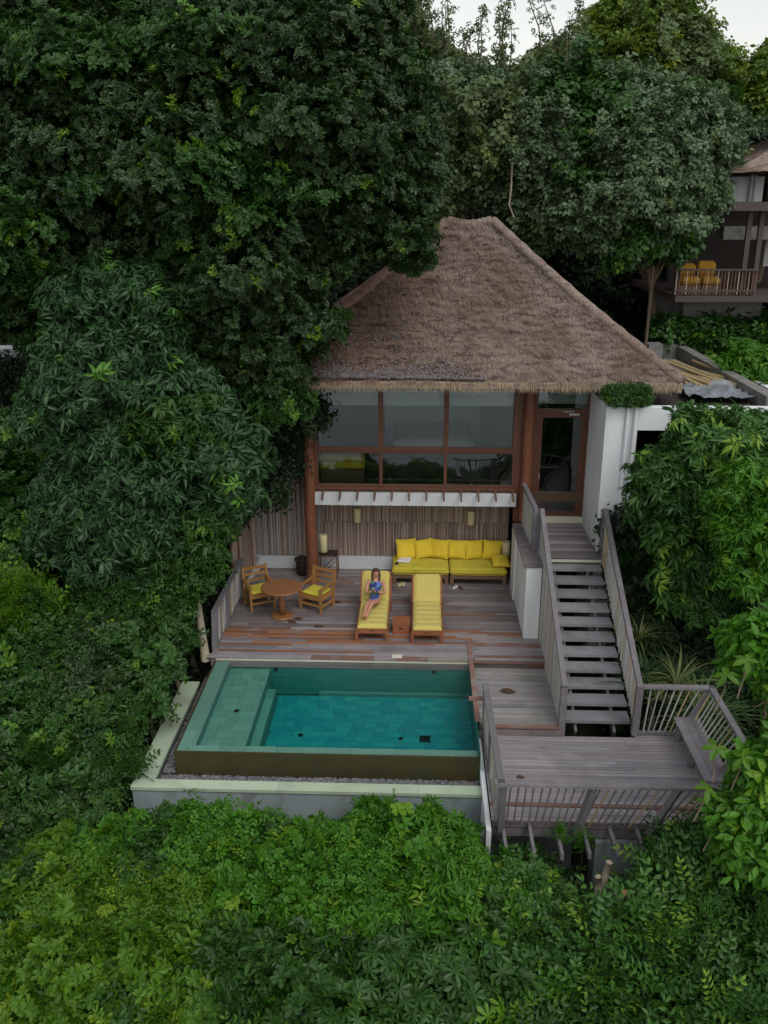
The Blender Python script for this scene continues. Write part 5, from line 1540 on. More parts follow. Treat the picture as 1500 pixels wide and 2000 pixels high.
def twig(kind, m, seed, S=1.0):
    random.seed(seed)
    V, Fc, A = [], [], []
    up = Vector((0, 0, 1))
    if kind == 'rosette':
        for t in range(4):
            az0 = random.uniform(0, 6.28); o = vec(az0, random.uniform(.0, .9))*random.uniform(.05, .15)
            n = random.randint(6, 8)
            for i in range(n):
                az = az0+i*2.4; el = random.uniform(.0, .75)
                leaf(V, Fc, A, o+up*.006*i, vec(az, el), up, random.uniform(.07, .105), random.uniform(.04, .052), 'obo' if t < 2 else 'dia', .05)
    elif kind == 'droop':
        for t in range(3):
            az0 = random.uniform(0, 6.28); o = vec(az0, random.uniform(-.2, .7))*random.uniform(.04, .17)
            for i in range(random.randint(7, 9)):
                az = az0+i*2.4+random.uniform(-.6, .6); el = random.uniform(-1.15, .15)
                leaf(V, Fc, A, o+vec(az, 0)*random.uniform(0, .03)-up*random.uniform(0, .05), vec(az, el), up, random.uniform(.12, .20), random.uniform(.042, .058), 'lan', .32)
    elif kind == 'pinnate':
        for t in range(5):
            az = t*1.256+random.uniform(-.7, .7); el = random.uniform(-.25, 1.0); d = vec(az, el); L = random.uniform(.16, .32)
            n = 5
            val = random.random()
            for i in range(n):
                f = (i+1.0)/n; c = d*L*f-up*.10*f*f*L*2
                sd = d.cross(up).normalized()
                for s_ in (-1, 1):
                    if random.random() < .12: continue
                    leaf(V, Fc, A, c+vec(random.uniform(0, 6.28), 0)*.012, (sd*s_*random.uniform(.6, 1.2)+d*random.uniform(.2, .9)+up*random.uniform(-.45, .35)), up+Vector((random.uniform(-.4, .4), random.uniform(-.4, .4), 0)), random.uniform(.07, .10)*(1.1-.3*f), .048, 'ell' if t < 3 else 'dia', .15, .12, min(1, max(0, val+random.uniform(-.25, .25))))
            leaf(V, Fc, A, d*L-up*.2*L, d-up*.3, up, .07, .032, 'dia')
    elif kind == 'broad':
        for t in range(3):
            az0 = random.uniform(0, 6.28); o = vec(az0, random.uniform(.1, 1.1))*random.uniform(.06, .22)
            for i in range(5):
                az = az0+i*2.4; el = random.uniform(-.7, .35)
                leaf(V, Fc, A, o+vec(az, el+.4)*.05, vec(az, el), up+Vector((random.uniform(-.5, .5), random.uniform(-.5, .5), 0)), random.uniform(.11, .17), random.uniform(.085, .12), 'ova', .15, .08)
    elif kind == 'broadbig':
        for t in range(2):
            az0 = random.uniform(0, 6.28); o = vec(az0, random.uniform(.1, 1.0))*random.uniform(.05, .15)
            for i in range(5):
                az = az0+i*2.4; el = random.uniform(-.4, .5)
                leaf(V, Fc, A, o+vec(az, el+.3)*.04, vec(az, el), up, random.uniform(.15, .22), random.uniform(.075, .10), 'ell', .2, .12)
    elif kind == 'shoot':
        for t in range(3):
            az = random.uniform(0, 6.28); el = random.uniform(.6, 1.3); d = vec(az, el); L = random.uniform(.30, .48)
            n = 10; sd = d.cross(up).normalized()
            if sd.length < .5: sd = Vector((1, 0, 0))
            nn_ = sd.cross(d).normalized()
            bend = vec(az, 0)*.18
            for i in range(n):
                f = (i+1)/n; c = d*L*f+bend*f*f*L
                s_ = 1 if i % 2 else -1
                leaf(V, Fc, A, c, sd*s_+d*.55, nn_, .125*(1.05-.35*f), .050, 'ell', .12, .15)
            leaf(V, Fc, A, d*L+bend*L, d+bend, nn_, .10, .04, 'ell')
    elif kind == 'palmate':
        for t in range(3):
            az0 = random.uniform(0, 6.28); d = vec(az0, random.uniform(.2, 1.2)); o = d*random.uniform(.10, .24)
            ax = (up+d*.5+Vector((random.uniform(-.3, .3), random.uniform(-.3, .3), 0))).normalized()
            e1 = ax.cross(Vector((1, .1, 0))).normalized(); e2 = ax.cross(e1)
            val = random.random()
            for i in range(7):
                q = i*2*math.pi/7.6+az0
                leaf(V, Fc, A, o, e1*math.cos(q)+e2*math.sin(q)-ax*.12, ax, random.uniform(.13, .17), .055, 'obo', .18, .1, min(1, max(0, val+random.uniform(-.12, .12))))
    elif kind == 'grass':
        for t in range(26):
            az = random.uniform(0, 6.28); L = random.uniform(.45, .95); el = random.uniform(.7, 1.45); wd = random.uniform(.012, .022)
            k = len(V); d = vec(az, el); sd = d.cross(up).normalized(); val = random.random()
            nseg = 6
            for i in range(nseg+1):
                f = i/nseg; c = d*L*f + vec(az, 0)*L*.45*f*f - up*L*.55*f**2.5
                V += [c-sd*wd*(1-f**2), c+sd*wd*(1-f**2)]; A += [val]*2
            for i in range(nseg): Fc.append((k+2*i, k+2*i+1, k+2*i+3, k+2*i+2))
    elif kind == 'filler':
        for t in range(26):
            o = vec(random.uniform(0, 6.28), random.uniform(-1.5, 1.5))*random.uniform(.03, .3)
            leaf(V, Fc, A, o, vec(random.uniform(0, 6.28), random.uniform(-.6, .6)), up, .15, .09, 'dia', .1)
    me = bpy.data.meshes.new('twig_'+kind)
    me.from_pydata([tuple(v*S) for v in V], [], Fc)
    at_ = me.attributes.new('leafv', 'FLOAT', 'POINT'); at_.data.foreach_set('value', A)
    me.materials.append(m)
    return bpy.data.objects.new('twig_'+kind, me)     # a source shape, not linked into the scene


GROUPS = {}


def gn(kind, m, S=1.0, variants=4):
    key = (kind, m.name, S)
    if key in GROUPS: return GROUPS[key]
    ng = bpy.data.node_groups.new('leaf_sprays', 'GeometryNodeTree')
    ng.interface.new_socket('Geometry', in_out='INPUT', socket_type='NodeSocketGeometry')
    ng.interface.new_socket('Geometry', in_out='OUTPUT', socket_type='NodeSocketGeometry')
    N, L = ng.nodes, ng.links
    gi, go = N.new('NodeGroupInput'), N.new('NodeGroupOutput')
    j = N.new('GeometryNodeJoinGeometry')
    for v in range(variants):
        oi = N.new('GeometryNodeObjectInfo'); oi.transform_space = 'ORIGINAL'
        oi.inputs['Object'].default_value = twig(kind, m, 100+v*7, S)
        g2 = N.new('GeometryNodeGeometryToInstance')
        L.new(oi.outputs['Geometry'], g2.inputs[0]); L.new(g2.outputs[0], j.inputs[0])
    ip = N.new('GeometryNodeInstanceOnPoints')
    ip.inputs['Pick Instance'].default_value = True
    def na(nm, t):
        a = N.new('GeometryNodeInputNamedAttribute'); a.data_type = t; a.inputs['Name'].default_value = nm
        return a.outputs['Attribute']
    L.new(gi.outputs[0], ip.inputs['Points']); L.new(j.outputs[0], ip.inputs['Instance'])
    L.new(na('idx', 'INT'), ip.inputs['Instance Index'])
    er = N.new('FunctionNodeEulerToRotation'); L.new(na('rot', 'FLOAT_VECTOR'), er.inputs[0]); L.new(er.outputs[0], ip.inputs['Rotation'])
    L.new(na('scl', 'FLOAT'), ip.inputs['Scale'])
    L.new(ip.outputs[0], go.inputs[0])
    GROUPS[key] = ng
    return ng


def scatter(name, P, Nn, parent, kind, m, S=1.0, tint=None, scale=(.75, 1.25), upb=.5, rnd=.35, kindprop='stuff'):
    """sprays of leaves at points P growing along Nn"""
    P = np.asarray(P); Nn = np.asarray(Nn); n = len(P)
    ax = Nn*(1-upb)+np.array([0, 0, upb])+RG.normal(0, rnd, (n, 3)); ax /= np.linalg.norm(ax, axis=1)[:, None]
    az = np.arctan2(ax[:, 1], ax[:, 0]); po = np.arccos(np.clip(ax[:, 2], -1, 1))
    # rotation R = Rz(az) Ry(po) Rz(spin) expressed as an XYZ euler
    sp = RG.uniform(0, 6.283, n)
    ca, sa, cb, sb, cc, sc = np.cos(az), np.sin(az), np.cos(po), np.sin(po), np.cos(sp), np.sin(sp)
    r00 = ca*cb*cc-sa*sc; r10 = sa*cb*cc+ca*sc; r20 = -sb*cc; r21 = sb*sc; r22 = cb
    ey = np.arcsin(np.clip(-r20, -1, 1)); ex = np.arctan2(r21, r22); ez = np.arctan2(r10, r00)
    me = bpy.data.meshes.new(name)
    me.vertices.add(n); o3 = np.array(org(parent)) if parent is not None else np.zeros(3)
    me.vertices.foreach_set('co', (P-o3).astype(np.float32).ravel())
    a = me.attributes.new('rot', 'FLOAT_VECTOR', 'POINT'); a.data.foreach_set('vector', np.stack([ex, ey, ez], 1).astype(np.float32).ravel())
    a = me.attributes.new('scl', 'FLOAT', 'POINT'); a.data.foreach_set('value', RG.uniform(*scale, n).astype(np.float32))
    a = me.attributes.new('tint', 'FLOAT', 'POINT'); a.data.foreach_set('value', (tint if tint is not None else RG.random(n)).astype(np.float32))
    a = me.attributes.new('young', 'FLOAT', 'POINT'); a.data.foreach_set('value', RG.random(n).astype(np.float32))
    a = me.attributes.new('idx', 'INT', 'POINT'); a.data.foreach_set('value', RG.integers(0, 4, n).astype(np.int32))
    o = bpy.data.objects.new(name, me); COL.objects.link(o)
    if parent is not None: o.parent = parent
    md = o.modifiers.new('sprays', 'NODES'); md.node_group = gn(kind, m, S)
    if kindprop: o['kind'] = kindprop
    return o


def inpoly(x, y, poly):
    c = False; n = len(poly); dmin = 1e9
    for i in range(n):
        x1, y1 = poly[i]; x2, y2 = poly[(i+1) % n]
        if (y1 > y) != (y2 > y) and x < (x2-x1)*(y-y1)/(y2-y1)+x1: c = not c
        t = max(0, min(1, ((x-x1)*(x2-x1)+(y-y1)*(y2-y1))/((x2-x1)**2+(y2-y1)**2+1e-9)))
        dmin = min(dmin, math.hypot(x-x1-t*(x2-x1), y-y1-t*(y2-y1)))
    return dmin if c else -dmin


def lobes_in(poly, Yt, Yb, r, bulge=1.0, layers=((0, 1.0),), space=.9, jit=.55, clip=None, seed=0, flat=.8):
    """lobe centres filling an outline that stands at its own distance from Yt (top) to Yb (foot)"""
    random.seed(seed+5)
    ys_ = [p[1] for p in poly]; xs_ = [p[0] for p in poly]
    y0, y1, x0, x1 = min(ys_), max(ys_), min(xs_), max(xs_)
    out = []
    for (dl, dens) in layers:
        for _ in range(4000):
            px, py = random.uniform(x0, x1), random.uniform(y0, y1)
            Yd = Yt+(Yb-Yt)*(py-y0)/(y1-y0)
            pxm = 1735/(Yd*1.06)
            e = inpoly(px, py, poly)+pxm*.38*noise.noise(Vector((px/75, py/55, seed*1.7)))
            rr = r*random.choice((.55, .75, 1.0, 1.3))*random.uniform(.85, 1.1)
            if e < rr*pxm*(.62 if dl == 0 else 1.1)+8:
                rr = r*random.uniform(.30, .48)
                if e < rr*pxm*.35 or dl > 0: continue
            if clip and clip(px, py, dl): continue
            dep = Yd+dl-bulge*min(1, e/(pxm*2.2))+random.uniform(-jit, jit)
            c = at(px, py, Y=dep)
            if all(math.hypot(c.x-q[0].x, c.y-q[0].y, (c.z-q[0].z)*.8/flat) > space*.5*(rr+q[1]) for q in out):
                out.append((c, rr))
    return out


def crown_points(lobes, dens, lowcut=.35, flat=.8, rough=.28, whips=1.6, wl=1.0):
    P, Nn, T = [], [], []
    for c, r in lobes:
        # shoots that stand out of the clump
        for _ in range(RG.poisson(whips)):
            d0 = RG.normal(size=3); d0[1] -= .4; d0[2] = abs(d0[2])*(.9 if wl < 1.2 else 2.2)+.05; d0 /= np.linalg.norm(d0)
            L = wl*r*RG.uniform(.35, .95)+.12; k = max(3, int(L*8)); f = np.linspace(.15, 1, k)
            pp = np.array(c)+d0*(r*.75)+d0*(f*L)[:, None]+np.array([0, 0, -.35 if wl < 1.2 else -.08])*(f**2*L)[:, None]+RG.normal(0, .03, (k, 3))
            P.append(pp); Nn.append(np.tile(d0, (k, 1))); T.append(np.clip(RG.normal(.68, .2, k), 0, 1))
        n = max(8, int(4*math.pi*r*r*dens*random.uniform(.7, 1.15)))
        d = RG.normal(size=(n, 3)); d /= np.linalg.norm(d, axis=1)[:, None]
        keep = (d[:, 2] > -.25) | (RG.random(n) < lowcut)
        d = d[keep]; n = len(d)
        rad = r*(1-rough*RG.random(n)**1.5)*(1+.16*np.sin(d[:, 0]*5+c.x*3)*np.cos(d[:, 2]*6+c.z*2))
        p = d*rad[:, None]*np.array([1, 1, flat])+np.array(c)
        P.append(p); Nn.append(d)
        T.append(np.clip(RG.normal(.5, .26, n)+RG.normal(0, .22), 0, 1))
    return np.concatenate(P), np.concatenate(Nn), np.concatenate(T)


def trunk_and_limbs(t, lobes, base, m, r0=.16, nl=10, name='trunk', lim_r=.05):
    base = Vector(base)
    cs = sorted(lobes, key=lambda q: -q[1])[:nl]
    cen = sum((q[0] for q in lobes), Vector())/len(lobes)
    fork = base.lerp(cen, .55); fork.x += random.uniform(-.3, .3)
    pts = [base, base.lerp(fork, .35)+Vector((random.uniform(-.1, .1), random.uniform(-.1, .1), 0)), base.lerp(fork, .7)+Vector((random.uniform(-.15, .15), 0, 0)), fork]
    MB().tube(pts, [r0*1.25, r0, r0*.85, r0*.7], 10).build(name, m, t)
    for c, r in cs:
        e = c+(c-fork).normalized()*r*.3
        a = fork.lerp(e, .3)+Vector((random.uniform(-.2, .2), random.uniform(-.2, .2), random.uniform(0, .35)))
        b_ = fork.lerp(e, .65)+Vector((random.uniform(-.2, .2), random.uniform(-.2, .2), random.uniform(-.1, .3)))
        q = MB().tube([fork-Vector((0, 0, .05)), a, b_, e], [r0*.5, lim_r, lim_r*.6, lim_r*.25], 6)
        for _ in range(3):
            s_ = a.lerp(e, random.uniform(.2, .8)); dd = Vector((random.uniform(-1, 1), random.uniform(-1, .3), random.uniform(-.3, .8))).normalized()*random.uniform(.4, .9)*r*1.3
            q.tube([s_, s_+dd*.5+Vector((0, 0, .08)), s_+dd], [lim_r*.4, lim_r*.28, lim_r*.12], 5)
        q.build('limb', m, t)


LM = {
 'dark': leaf_mat('dark_glossy_leaf', (.014, .040, .010), (.042, .090, .018), (.13, .24, .012), .022, .42, .22),
 'lance': leaf_mat('blue_green_lance_leaf', (.012, .046, .013), (.044, .112, .030), (.09, .22, .02), .03, .42, .22),
 'mid': leaf_mat('mid_green_leaf', (.014, .056, .008), (.048, .130, .016), (.10, .22, .015), .05, .45, .28),
 'bright': leaf_mat('bright_green_leaf', (.024, .100, .003), (.076, .235, .008), (.14, .27, .012), .05, .52, .32),
 'yellowish': leaf_mat('yellow_green_leaf', (.034, .110, .004), (.112, .238, .009), (.18, .29, .012), .06, .52, .35),
 'grey': leaf_mat('grey_green_broad_leaf', (.055, .098, .045), (.135, .205, .090), (.15, .20, .04), .015, .5, .22),
 'thin': leaf_mat('olive_sky_leaf', (.07, .115, .04), (.15, .21, .07), (.16, .21, .04), .05, .5, .35),
 'lime': leaf_mat('lime_top_leaf', (.060, .13, .014), (.17, .26, .025), (.26, .33, .02), .10, .5, .4),
 'rightg': leaf_mat('fresh_lance_leaf', (.022, .078, .012), (.070, .185, .026), (.18, .32, .035), .10, .42, .28),
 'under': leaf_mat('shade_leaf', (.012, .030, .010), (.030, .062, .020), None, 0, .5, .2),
 'grass': leaf_mat('long_grass_blade', (.035, .085, .030), (.085, .15, .055), (.16, .19, .06), .12, .5, .25),
}


def tree(name, label, cat, poly, Yt, Yb, kind, m, r=.7, dens=16, S=1.0, bulge=1.0, layers=((0, 1), ), base=None, bark='bark', r0=.15, nl=9, group=None, clip=None,
         seed=0, upb=.45, fill=None, space=1.12, rough=.38, mix=(), whips=1.6, flat=.8, wl=1.0, scale=(.6, 1.35), trunk=True, lowcut=.16, rnd=.35):
    lb = lobes_in(poly, Yt, Yb, r, bulge, layers, space, seed=seed, clip=clip, flat=flat)
    cen = sum((q[0] for q in lb), Vector())/len(lb)
    if base is None: base = (cen.x, cen.y+.3)
    bz = gz(base[0], base[1])
    t = thing(name, (base[0], base[1], bz), label, cat, group)
    parts = [(kind, m, S, 1.0-sum(q[3] for q in mix))]+list(mix)
    random.seed(seed+300)
    # neighbouring clumps carry the same growth, so the kinds stand in patches
    keyv = [noise.noise(Vector((q[0].x*.55+seed, q[0].y*.55, q[0].z*.7)))*.9+.5+random.uniform(-.12, .12) for q in lb]
    order = sorted(range(len(lb)), key=lambda i: keyv[i]); k0 = 0
    for qi, (kd, mm, SS, fr) in enumerate(parts):
        k1 = len(lb) if qi == len(parts)-1 else k0+int(round(fr*len(lb)))
        sel = [lb[i] for i in order[k0:k1]]; k0 = k1
        if not sel: continue
        P, Nn, T = crown_points(sel, dens*(1.25 if kd in ('pinnate', 'rosette') and trunk is False else 1.0), lowcut, flat, rough=rough, whips=whips, wl=wl)
        scatter('crown' if trunk else 'foliage', P, Nn, t, kd, mm, SS, T, scale, upb, rnd)
    if trunk:
        random.seed(seed+77)
        trunk_and_limbs(t, lb, (base[0], base[1], bz-.3), M[bark], r0, nl)
    else:
        random.seed(seed+78)
        q = MB()
        for c, rr in lb[:nl*4]:
            f = Vector((base[0]+(c.x-base[0])*.6, base[1]+(c.y-base[1])*.6, gz(c.x, c.y)-.1))
            q.tube([f, f.lerp(c, .6)+Vector((random.uniform(-.15, .15), random.uniform(-.15, .15), 0)), c+Vector((0, 0, rr*.5))], [.025, .018, .006], 5)
        if q.v: q.build('stems', M[bark], t)['kind'] = 'stuff'
    return t, lb


# the great dark tree over the left of the roof
polyA = [(-90, -80), (790, -80), (775, 40), (800, 120), (850, 230), (850, 330), (825, 385), (888, 428), (888, 450), (835, 472), (822, 540), (795, 540), (770, 490), (700, 535), (640, 560), (605, 600), (670, 640), (665, 665), (600, 690), (590, 790), (540, 830), (470, 760), (400, 700), (320, 560), (150, 540), (20, 640), (-90, 700)]
clipA = lambda px, py, dl: (dl > .5 and px > 540 and py > 330) or (dl > 1.5 and py > 560)
tree('spreading_tree', 'huge dark small-leaved tree spreading over the left side of the thatched roof', 'tree', polyA, 21.8, 18.9, 'rosette', LM['dark'], r=.78, flat=.55, dens=24, bulge=1.8, whips=3,
     layers=((0, 1), (1.7, 1)), base=(-5.6, 21.6), bark='bark_pale', r0=.26, nl=26, clip=clipA, seed=1, upb=.4, space=1.08, lowcut=.3, mix=[('rosette', LM['mid'], 1.2, .16)])
polyB = [(120, 560), (200, 520), (300, 520), (350, 640), (350, 720), (430, 760), (480, 860), (505, 945), (450, 1000), (400, 1090), (330, 1180), (200, 1150), (60, 1040), (100, 900), (60, 820), (100, 700)]
tree('drooping_tree', 'bushy tree with long drooping leaves between the dark tree and the deck railing', 'tree', polyB, 18.6, 17.4, 'droop', LM['lance'], r=.62, flat=.42, dens=12, S=1.15, bulge=1.1, whips=4,
     layers=((0, 1), (1.2, 1)), base=(-5.0, 18.3), bark='bark', r0=.12, nl=14, seed=2, upb=.25, mix=[('droop', LM['mid'], 1.1, .15)])
tree('fern_leaved_tree', 'fern-leaved green tree below the drooping tree next to the deck corner', 'tree', [(200, 1130), (330, 1120), (400, 1070), (410, 1120), (365, 1180), (365, 1240), (320, 1290), (200, 1260), (120, 1200)], 17.6, 16.8, 'pinnate', LM['mid'], r=.38, flat=.5, dens=16, bulge=.5, whips=1.2,
     base=(-4.9, 17.1), bark='bark_pale', r0=.07, nl=7, seed=3)
tree('leafy_tree', 'rounder leaved green tree at the left edge in front of the white garden wall', 'tree', [(-90, 820), (40, 810), (90, 740), (190, 730), (170, 860), (90, 930), (70, 1060), (20, 1130), (-90, 1140)], 20.0, 18.2, 'rosette', LM['mid'], r=.55, dens=22, S=1.25, bulge=.8,
     layers=((0, 1), (1.5, 1)), seed=4)
tree('small_leaved_tree', 'olive leafy tree at the left edge just under the great dark tree', 'tree', [(-90, 560), (40, 600), (150, 560), (190, 640), (150, 680), (60, 670), (20, 650), (-90, 640)], 20.6, 20.0, 'rosette', LM['mid'], r=.5, dens=22, S=1.1, seed=5)
tree('yellow_green_bush', 'yellow green climbing bush at the left edge beside the dark hedge', 'bush', [(-90, 1150), (60, 1150), (100, 1240), (110, 1330), (60, 1420), (-90, 1460)], 16.6, 15.0, 'shoot', LM['yellowish'], r=.45, flat=.5, dens=12, seed=6, mix=[('rosette', LM['mid'], 1.4, .35)], trunk=False, layers=((0, 1), (.8, 1)))
tree('hedge_bush', 'tall green bush left of the pool trough wall', 'bush', [(60, 1190), (200, 1230), (320, 1270), (365, 1300), (310, 1350), (280, 1400), (240, 1500), (200, 1560), (150, 1560), (90, 1450), (100, 1330)], 16.4, 13.4, 'pinnate', LM['mid'], r=.5, flat=.5, dens=12, seed=7, mix=[('pinnate', LM['dark'], 1.1, .35), ('rosette', LM['mid'], 1.4, .2), ('droop', LM['mid'], .8, .15), ('shoot', LM['mid'], .8, .1)], trunk=False,
     layers=((0, 1), (.9, 1)), bulge=.5)
tree('hedge_bush', 'mid green bush below the yellow green bush on the left edge', 'bush', [(-90, 1420), (90, 1420), (190, 1540), (230, 1590), (170, 1640), (60, 1720), (-90, 1740)], 14.4, 11.8, 'pinnate', LM['mid'], r=.5, flat=.5, dens=12, seed=8, mix=[('pinnate', LM['dark'], 1.1, .35), ('rosette', LM['mid'], 1.4, .2), ('droop', LM['mid'], .8, .15), ('shoot', LM['mid'], .8, .1)], trunk=False, layers=((0, 1), (.8, 1)), bulge=.4)
# in front of the pool
tree('feathery_shrub', 'bright feathery shrub under the left part of the trough wall', 'shrub', [(230, 1650), (330, 1600), (420, 1600), (560, 1620), (600, 1690), (520, 1800), (430, 1760), (300, 1720), (150, 1680)], 12.0, 10.4, 'pinnate', LM['bright'], r=.40, flat=.6, dens=27, S=.85, whips=3, space=1.3, seed=9, mix=[('rosette', LM['bright'], 1.15, .3), ('pinnate', LM['mid'], .9, .25)], trunk=False, bulge=.3, layers=((0, 1), (.6, 1)))
tree('feathery_shrub', 'green feathery shrub under the middle of the trough wall', 'shrub', [(560, 1625), (680, 1640), (740, 1605), (880, 1615), (945, 1660), (970, 1700), (900, 1800), (700, 1800), (560, 1800)], 12.0, 10.4, 'pinnate', LM['bright'], r=.38, flat=.6, dens=27, S=.85, whips=3, space=1.3, seed=10, mix=[('rosette', LM['bright'], 1.2, .3), ('droop', LM['bright'], .75, .25)], trunk=False, bulge=.3, layers=((0, 1), (.6, 1)))
tree('lime_shrub', 'lime green shrub filling the lower left corner', 'shrub', [(-90, 1760), (60, 1700), (190, 1660), (430, 1750), (480, 1850), (420, 2090), (-90, 2090)], 11.4, 8.9, 'pinnate', LM['yellowish'], r=.42, flat=.6, dens=25, S=.92, whips=3, space=1.3, seed=11, mix=[('broadbig', LM['mid'], .6, .12), ('rosette', LM['yellowish'], 1.25, .3), ('pinnate', LM['bright'], .9, .2)], trunk=False, bulge=.3, layers=((0, 1), (.6, 1)))
tree('palmate_shrub', 'dark green shrub of hand shaped leaves at the bottom edge', 'shrub', [(430, 1850), (560, 1810), (700, 1790), (960, 1760), (1010, 1880), (1000, 2090), (400, 2090)], 10.9, 8.8, 'palmate', LM['mid'], r=.42, flat=.6, dens=15, S=.95, whips=2.5, space=1.3, seed=12, mix=[('broadbig', LM['mid'], .8, .25), ('rosette', LM['mid'], 1.6, .2), ('shoot', LM['mid'], 1.0, .15), ('droop', LM['bright'], 1.0, .1)], trunk=False, bulge=.2, layers=((0, 1), (.6, 1)))
tree('slender_leaved_shrub', 'dark glossy shrub under the lower deck around the cut stumps', 'shrub', [(950, 1720), (1060, 1700), (1120, 1760), (1180, 1840), (1200, 1900), (1190, 2090), (990, 2090), (1010, 1880), (950, 1790)], 11.6, 9.0, 'shoot', LM['mid'], r=.40, dens=18, space=1.3, seed=13, mix=[('broadbig', LM['mid'], .7, .2), ('rosette', LM['bright'], 1.4, .2), ('pinnate', LM['rightg'], 1.2, .15)], trunk=False, bulge=.2, layers=((0, 1), (.6, 1)), upb=.8)
tree('upright_shrub', 'dark shrub with upright rows of leaves right of the concrete pier', 'shrub', [(1190, 1840), (1280, 1790), (1300, 1680), (1350, 1640), (1400, 1680), (1480, 1720), (1590, 1690), (1590, 2090), (1190, 2090)], 11.4, 9.0, 'shoot', LM['rightg'], r=.40, dens=17, S=1.05, space=1.3, seed=14, mix=[('broadbig', LM['mid'], .8, .2), ('pinnate', LM['mid'], 1.2, .15)], trunk=False, bulge=.3, layers=((0, 1), (.6, 1)), upb=.85)
for k_, (px, py, lb_) in enumerate(((1096, 1622, 'light green young plant pushing up between the first joists of the lower deck'), (1140, 1632, 'light green young plant right of the other one under the lower deck rail'))):
    c_ = at(px, py, Y=11.75)
    t = thing('deck_edge_plant', tuple(c_-Vector((0, 0, .9))), lb_, 'plant')
    P = np.array([[c_.x+RG.normal(0, .07), c_.y+RG.normal(0, .07), c_.z-.12+RG.uniform(-.15, .08)] for _ in range(9)])
    scatter('foliage', P, np.tile([0, 0, 1.0], (9, 1)), t, 'shoot', LM['bright'], .5, None, (.7, 1.2), .8, .3)
    MB().tube([c_-Vector((0, 0, 2)), c_-Vector((0, 0, .2))], [.02, .01], 6).build('stem', M['bark'], t)
# right of the stairs
tree('broad_lance_tree', 'fresh green tree hiding the white wing wall right of the pipes', 'tree', [(1300, 850), (1340, 825), (1420, 825), (1500, 840), (1590, 840), (1590, 1230), (1500, 1220), (1440, 1150), (1400, 1210), (1330, 1180), (1290, 1090), (1250, 1010), (1255, 900), (1320, 890), (1320, 850)], 18.0, 17.2, 'droop', LM['rightg'], r=.60, flat=.45, dens=13, S=1.15, bulge=1.2, whips=3,
     layers=((0, 1), (1.1, 1)), base=(6.9, 17.8), r0=.1, nl=14, seed=16, upb=.3, mix=[('droop', LM['mid'], 1.1, .2)])
tree('pale_tipped_tree', 'brighter green tree in front of the first one at the right edge', 'tree', [(1400, 1000), (1430, 930), (1500, 900), (1590, 890), (1590, 1150), (1500, 1170), (1420, 1110)], 16.0, 15.6, 'droop', LM['bright'], r=.38, dens=20, bulge=.5, base=(7.4, 16.2), r0=.08, nl=7, seed=17, upb=.3)
tree('large_leaved_branch_tree', 'near tree with large yellow green leaves reaching in over the bench corner', 'tree', [(1440, 1290), (1480, 1245), (1590, 1240), (1590, 1700), (1450, 1700), (1410, 1620), (1440, 1575), (1500, 1560), (1495, 1500), (1520, 1440), (1560, 1400), (1530, 1340), (1460, 1330)], 11.3, 10.3, 'broadbig', LM['bright'], r=.22, dens=22, S=.9, bulge=.3,
     base=(6.3, 10.6), r0=.07, nl=8, seed=18, upb=.4)
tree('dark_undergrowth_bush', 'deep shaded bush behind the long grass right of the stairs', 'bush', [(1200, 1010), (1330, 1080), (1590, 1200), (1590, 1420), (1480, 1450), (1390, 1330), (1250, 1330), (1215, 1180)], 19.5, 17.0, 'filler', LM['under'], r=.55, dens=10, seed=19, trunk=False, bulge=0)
# behind the villa
gB = 'trees on the slope behind the villa'
tree('broad_leaved_tree', 'grey green broad-leaved tree directly behind the roof ridge', 'tree', [(780, 165), (880, 155), (1000, 190), (1110, 170), (1150, 330), (1130, 450), (1060, 500), (1000, 440), (960, 400), (880, 400), (780, 420)], 28.5, 26.6, 'broad', LM['grey'], r=.75, flat=.5, dens=21, S=.74, whips=5, wl=1.5, mix=[('broad', LM['thin'], 1.0, .25)], bulge=1.5, layers=((0, 1), (2, 1)), bark='bark_pale', r0=.2, nl=16, seed=20, group=gB)
tree('broad_leaved_tree', 'grey green broad-leaved tree between the roof and the neighbouring villa', 'tree', [(1080, 170), (1200, 150), (1330, 190), (1420, 240), (1440, 300), (1400, 360), (1375, 460), (1330, 520), (1270, 500), (1200, 530), (1110, 480), (1060, 380)], 27.5, 25.6, 'broad', LM['grey'], r=.75, flat=.5, dens=21, S=.74, whips=5, wl=1.5, mix=[('broad', LM['mid'], 1.0, .15)], bulge=1.5, layers=((0, 1), (2, 1)), bark='bark', r0=.13, nl=10, base=(8.2, 28.5), seed=21, group=gB)
tree('lime_topped_tree', 'yellow green topped tree highest against the sky', 'tree', [(1160, 60), (1200, 5), (1290, -20), (1340, 30), (1400, 110), (1450, 150), (1480, 220), (1440, 270), (1300, 250), (1170, 220), (1120, 130)], 34, 33, 'broad', LM['lime'], r=.7, flat=.55, dens=11, S=.8, whips=6, wl=1.8, bulge=1.4, mix=[('broad', LM['thin'], 1.0, .3)], layers=((0, 1), (2, 1)), seed=22, group=gB)
oc, oc_lobes = tree('open_crowned_tree', 'thin open crowned tree with sky between its branches above the ridge', 'tree', [(740, -60), (810, -60), (825, 90), (900, 140), (960, 160), (1060, 170), (1150, 180), (1160, 260), (1000, 290), (760, 260)], 32, 31, 'broad', LM['thin'], r=.32, dens=6, S=.75, bulge=.6, space=2.2, wl=3.2, seed=23, nl=26, r0=.16, bark='bark', group=gB, rough=.5, whips=8)
random.seed(91)
P_, N_2, st_ = [], [], MB()
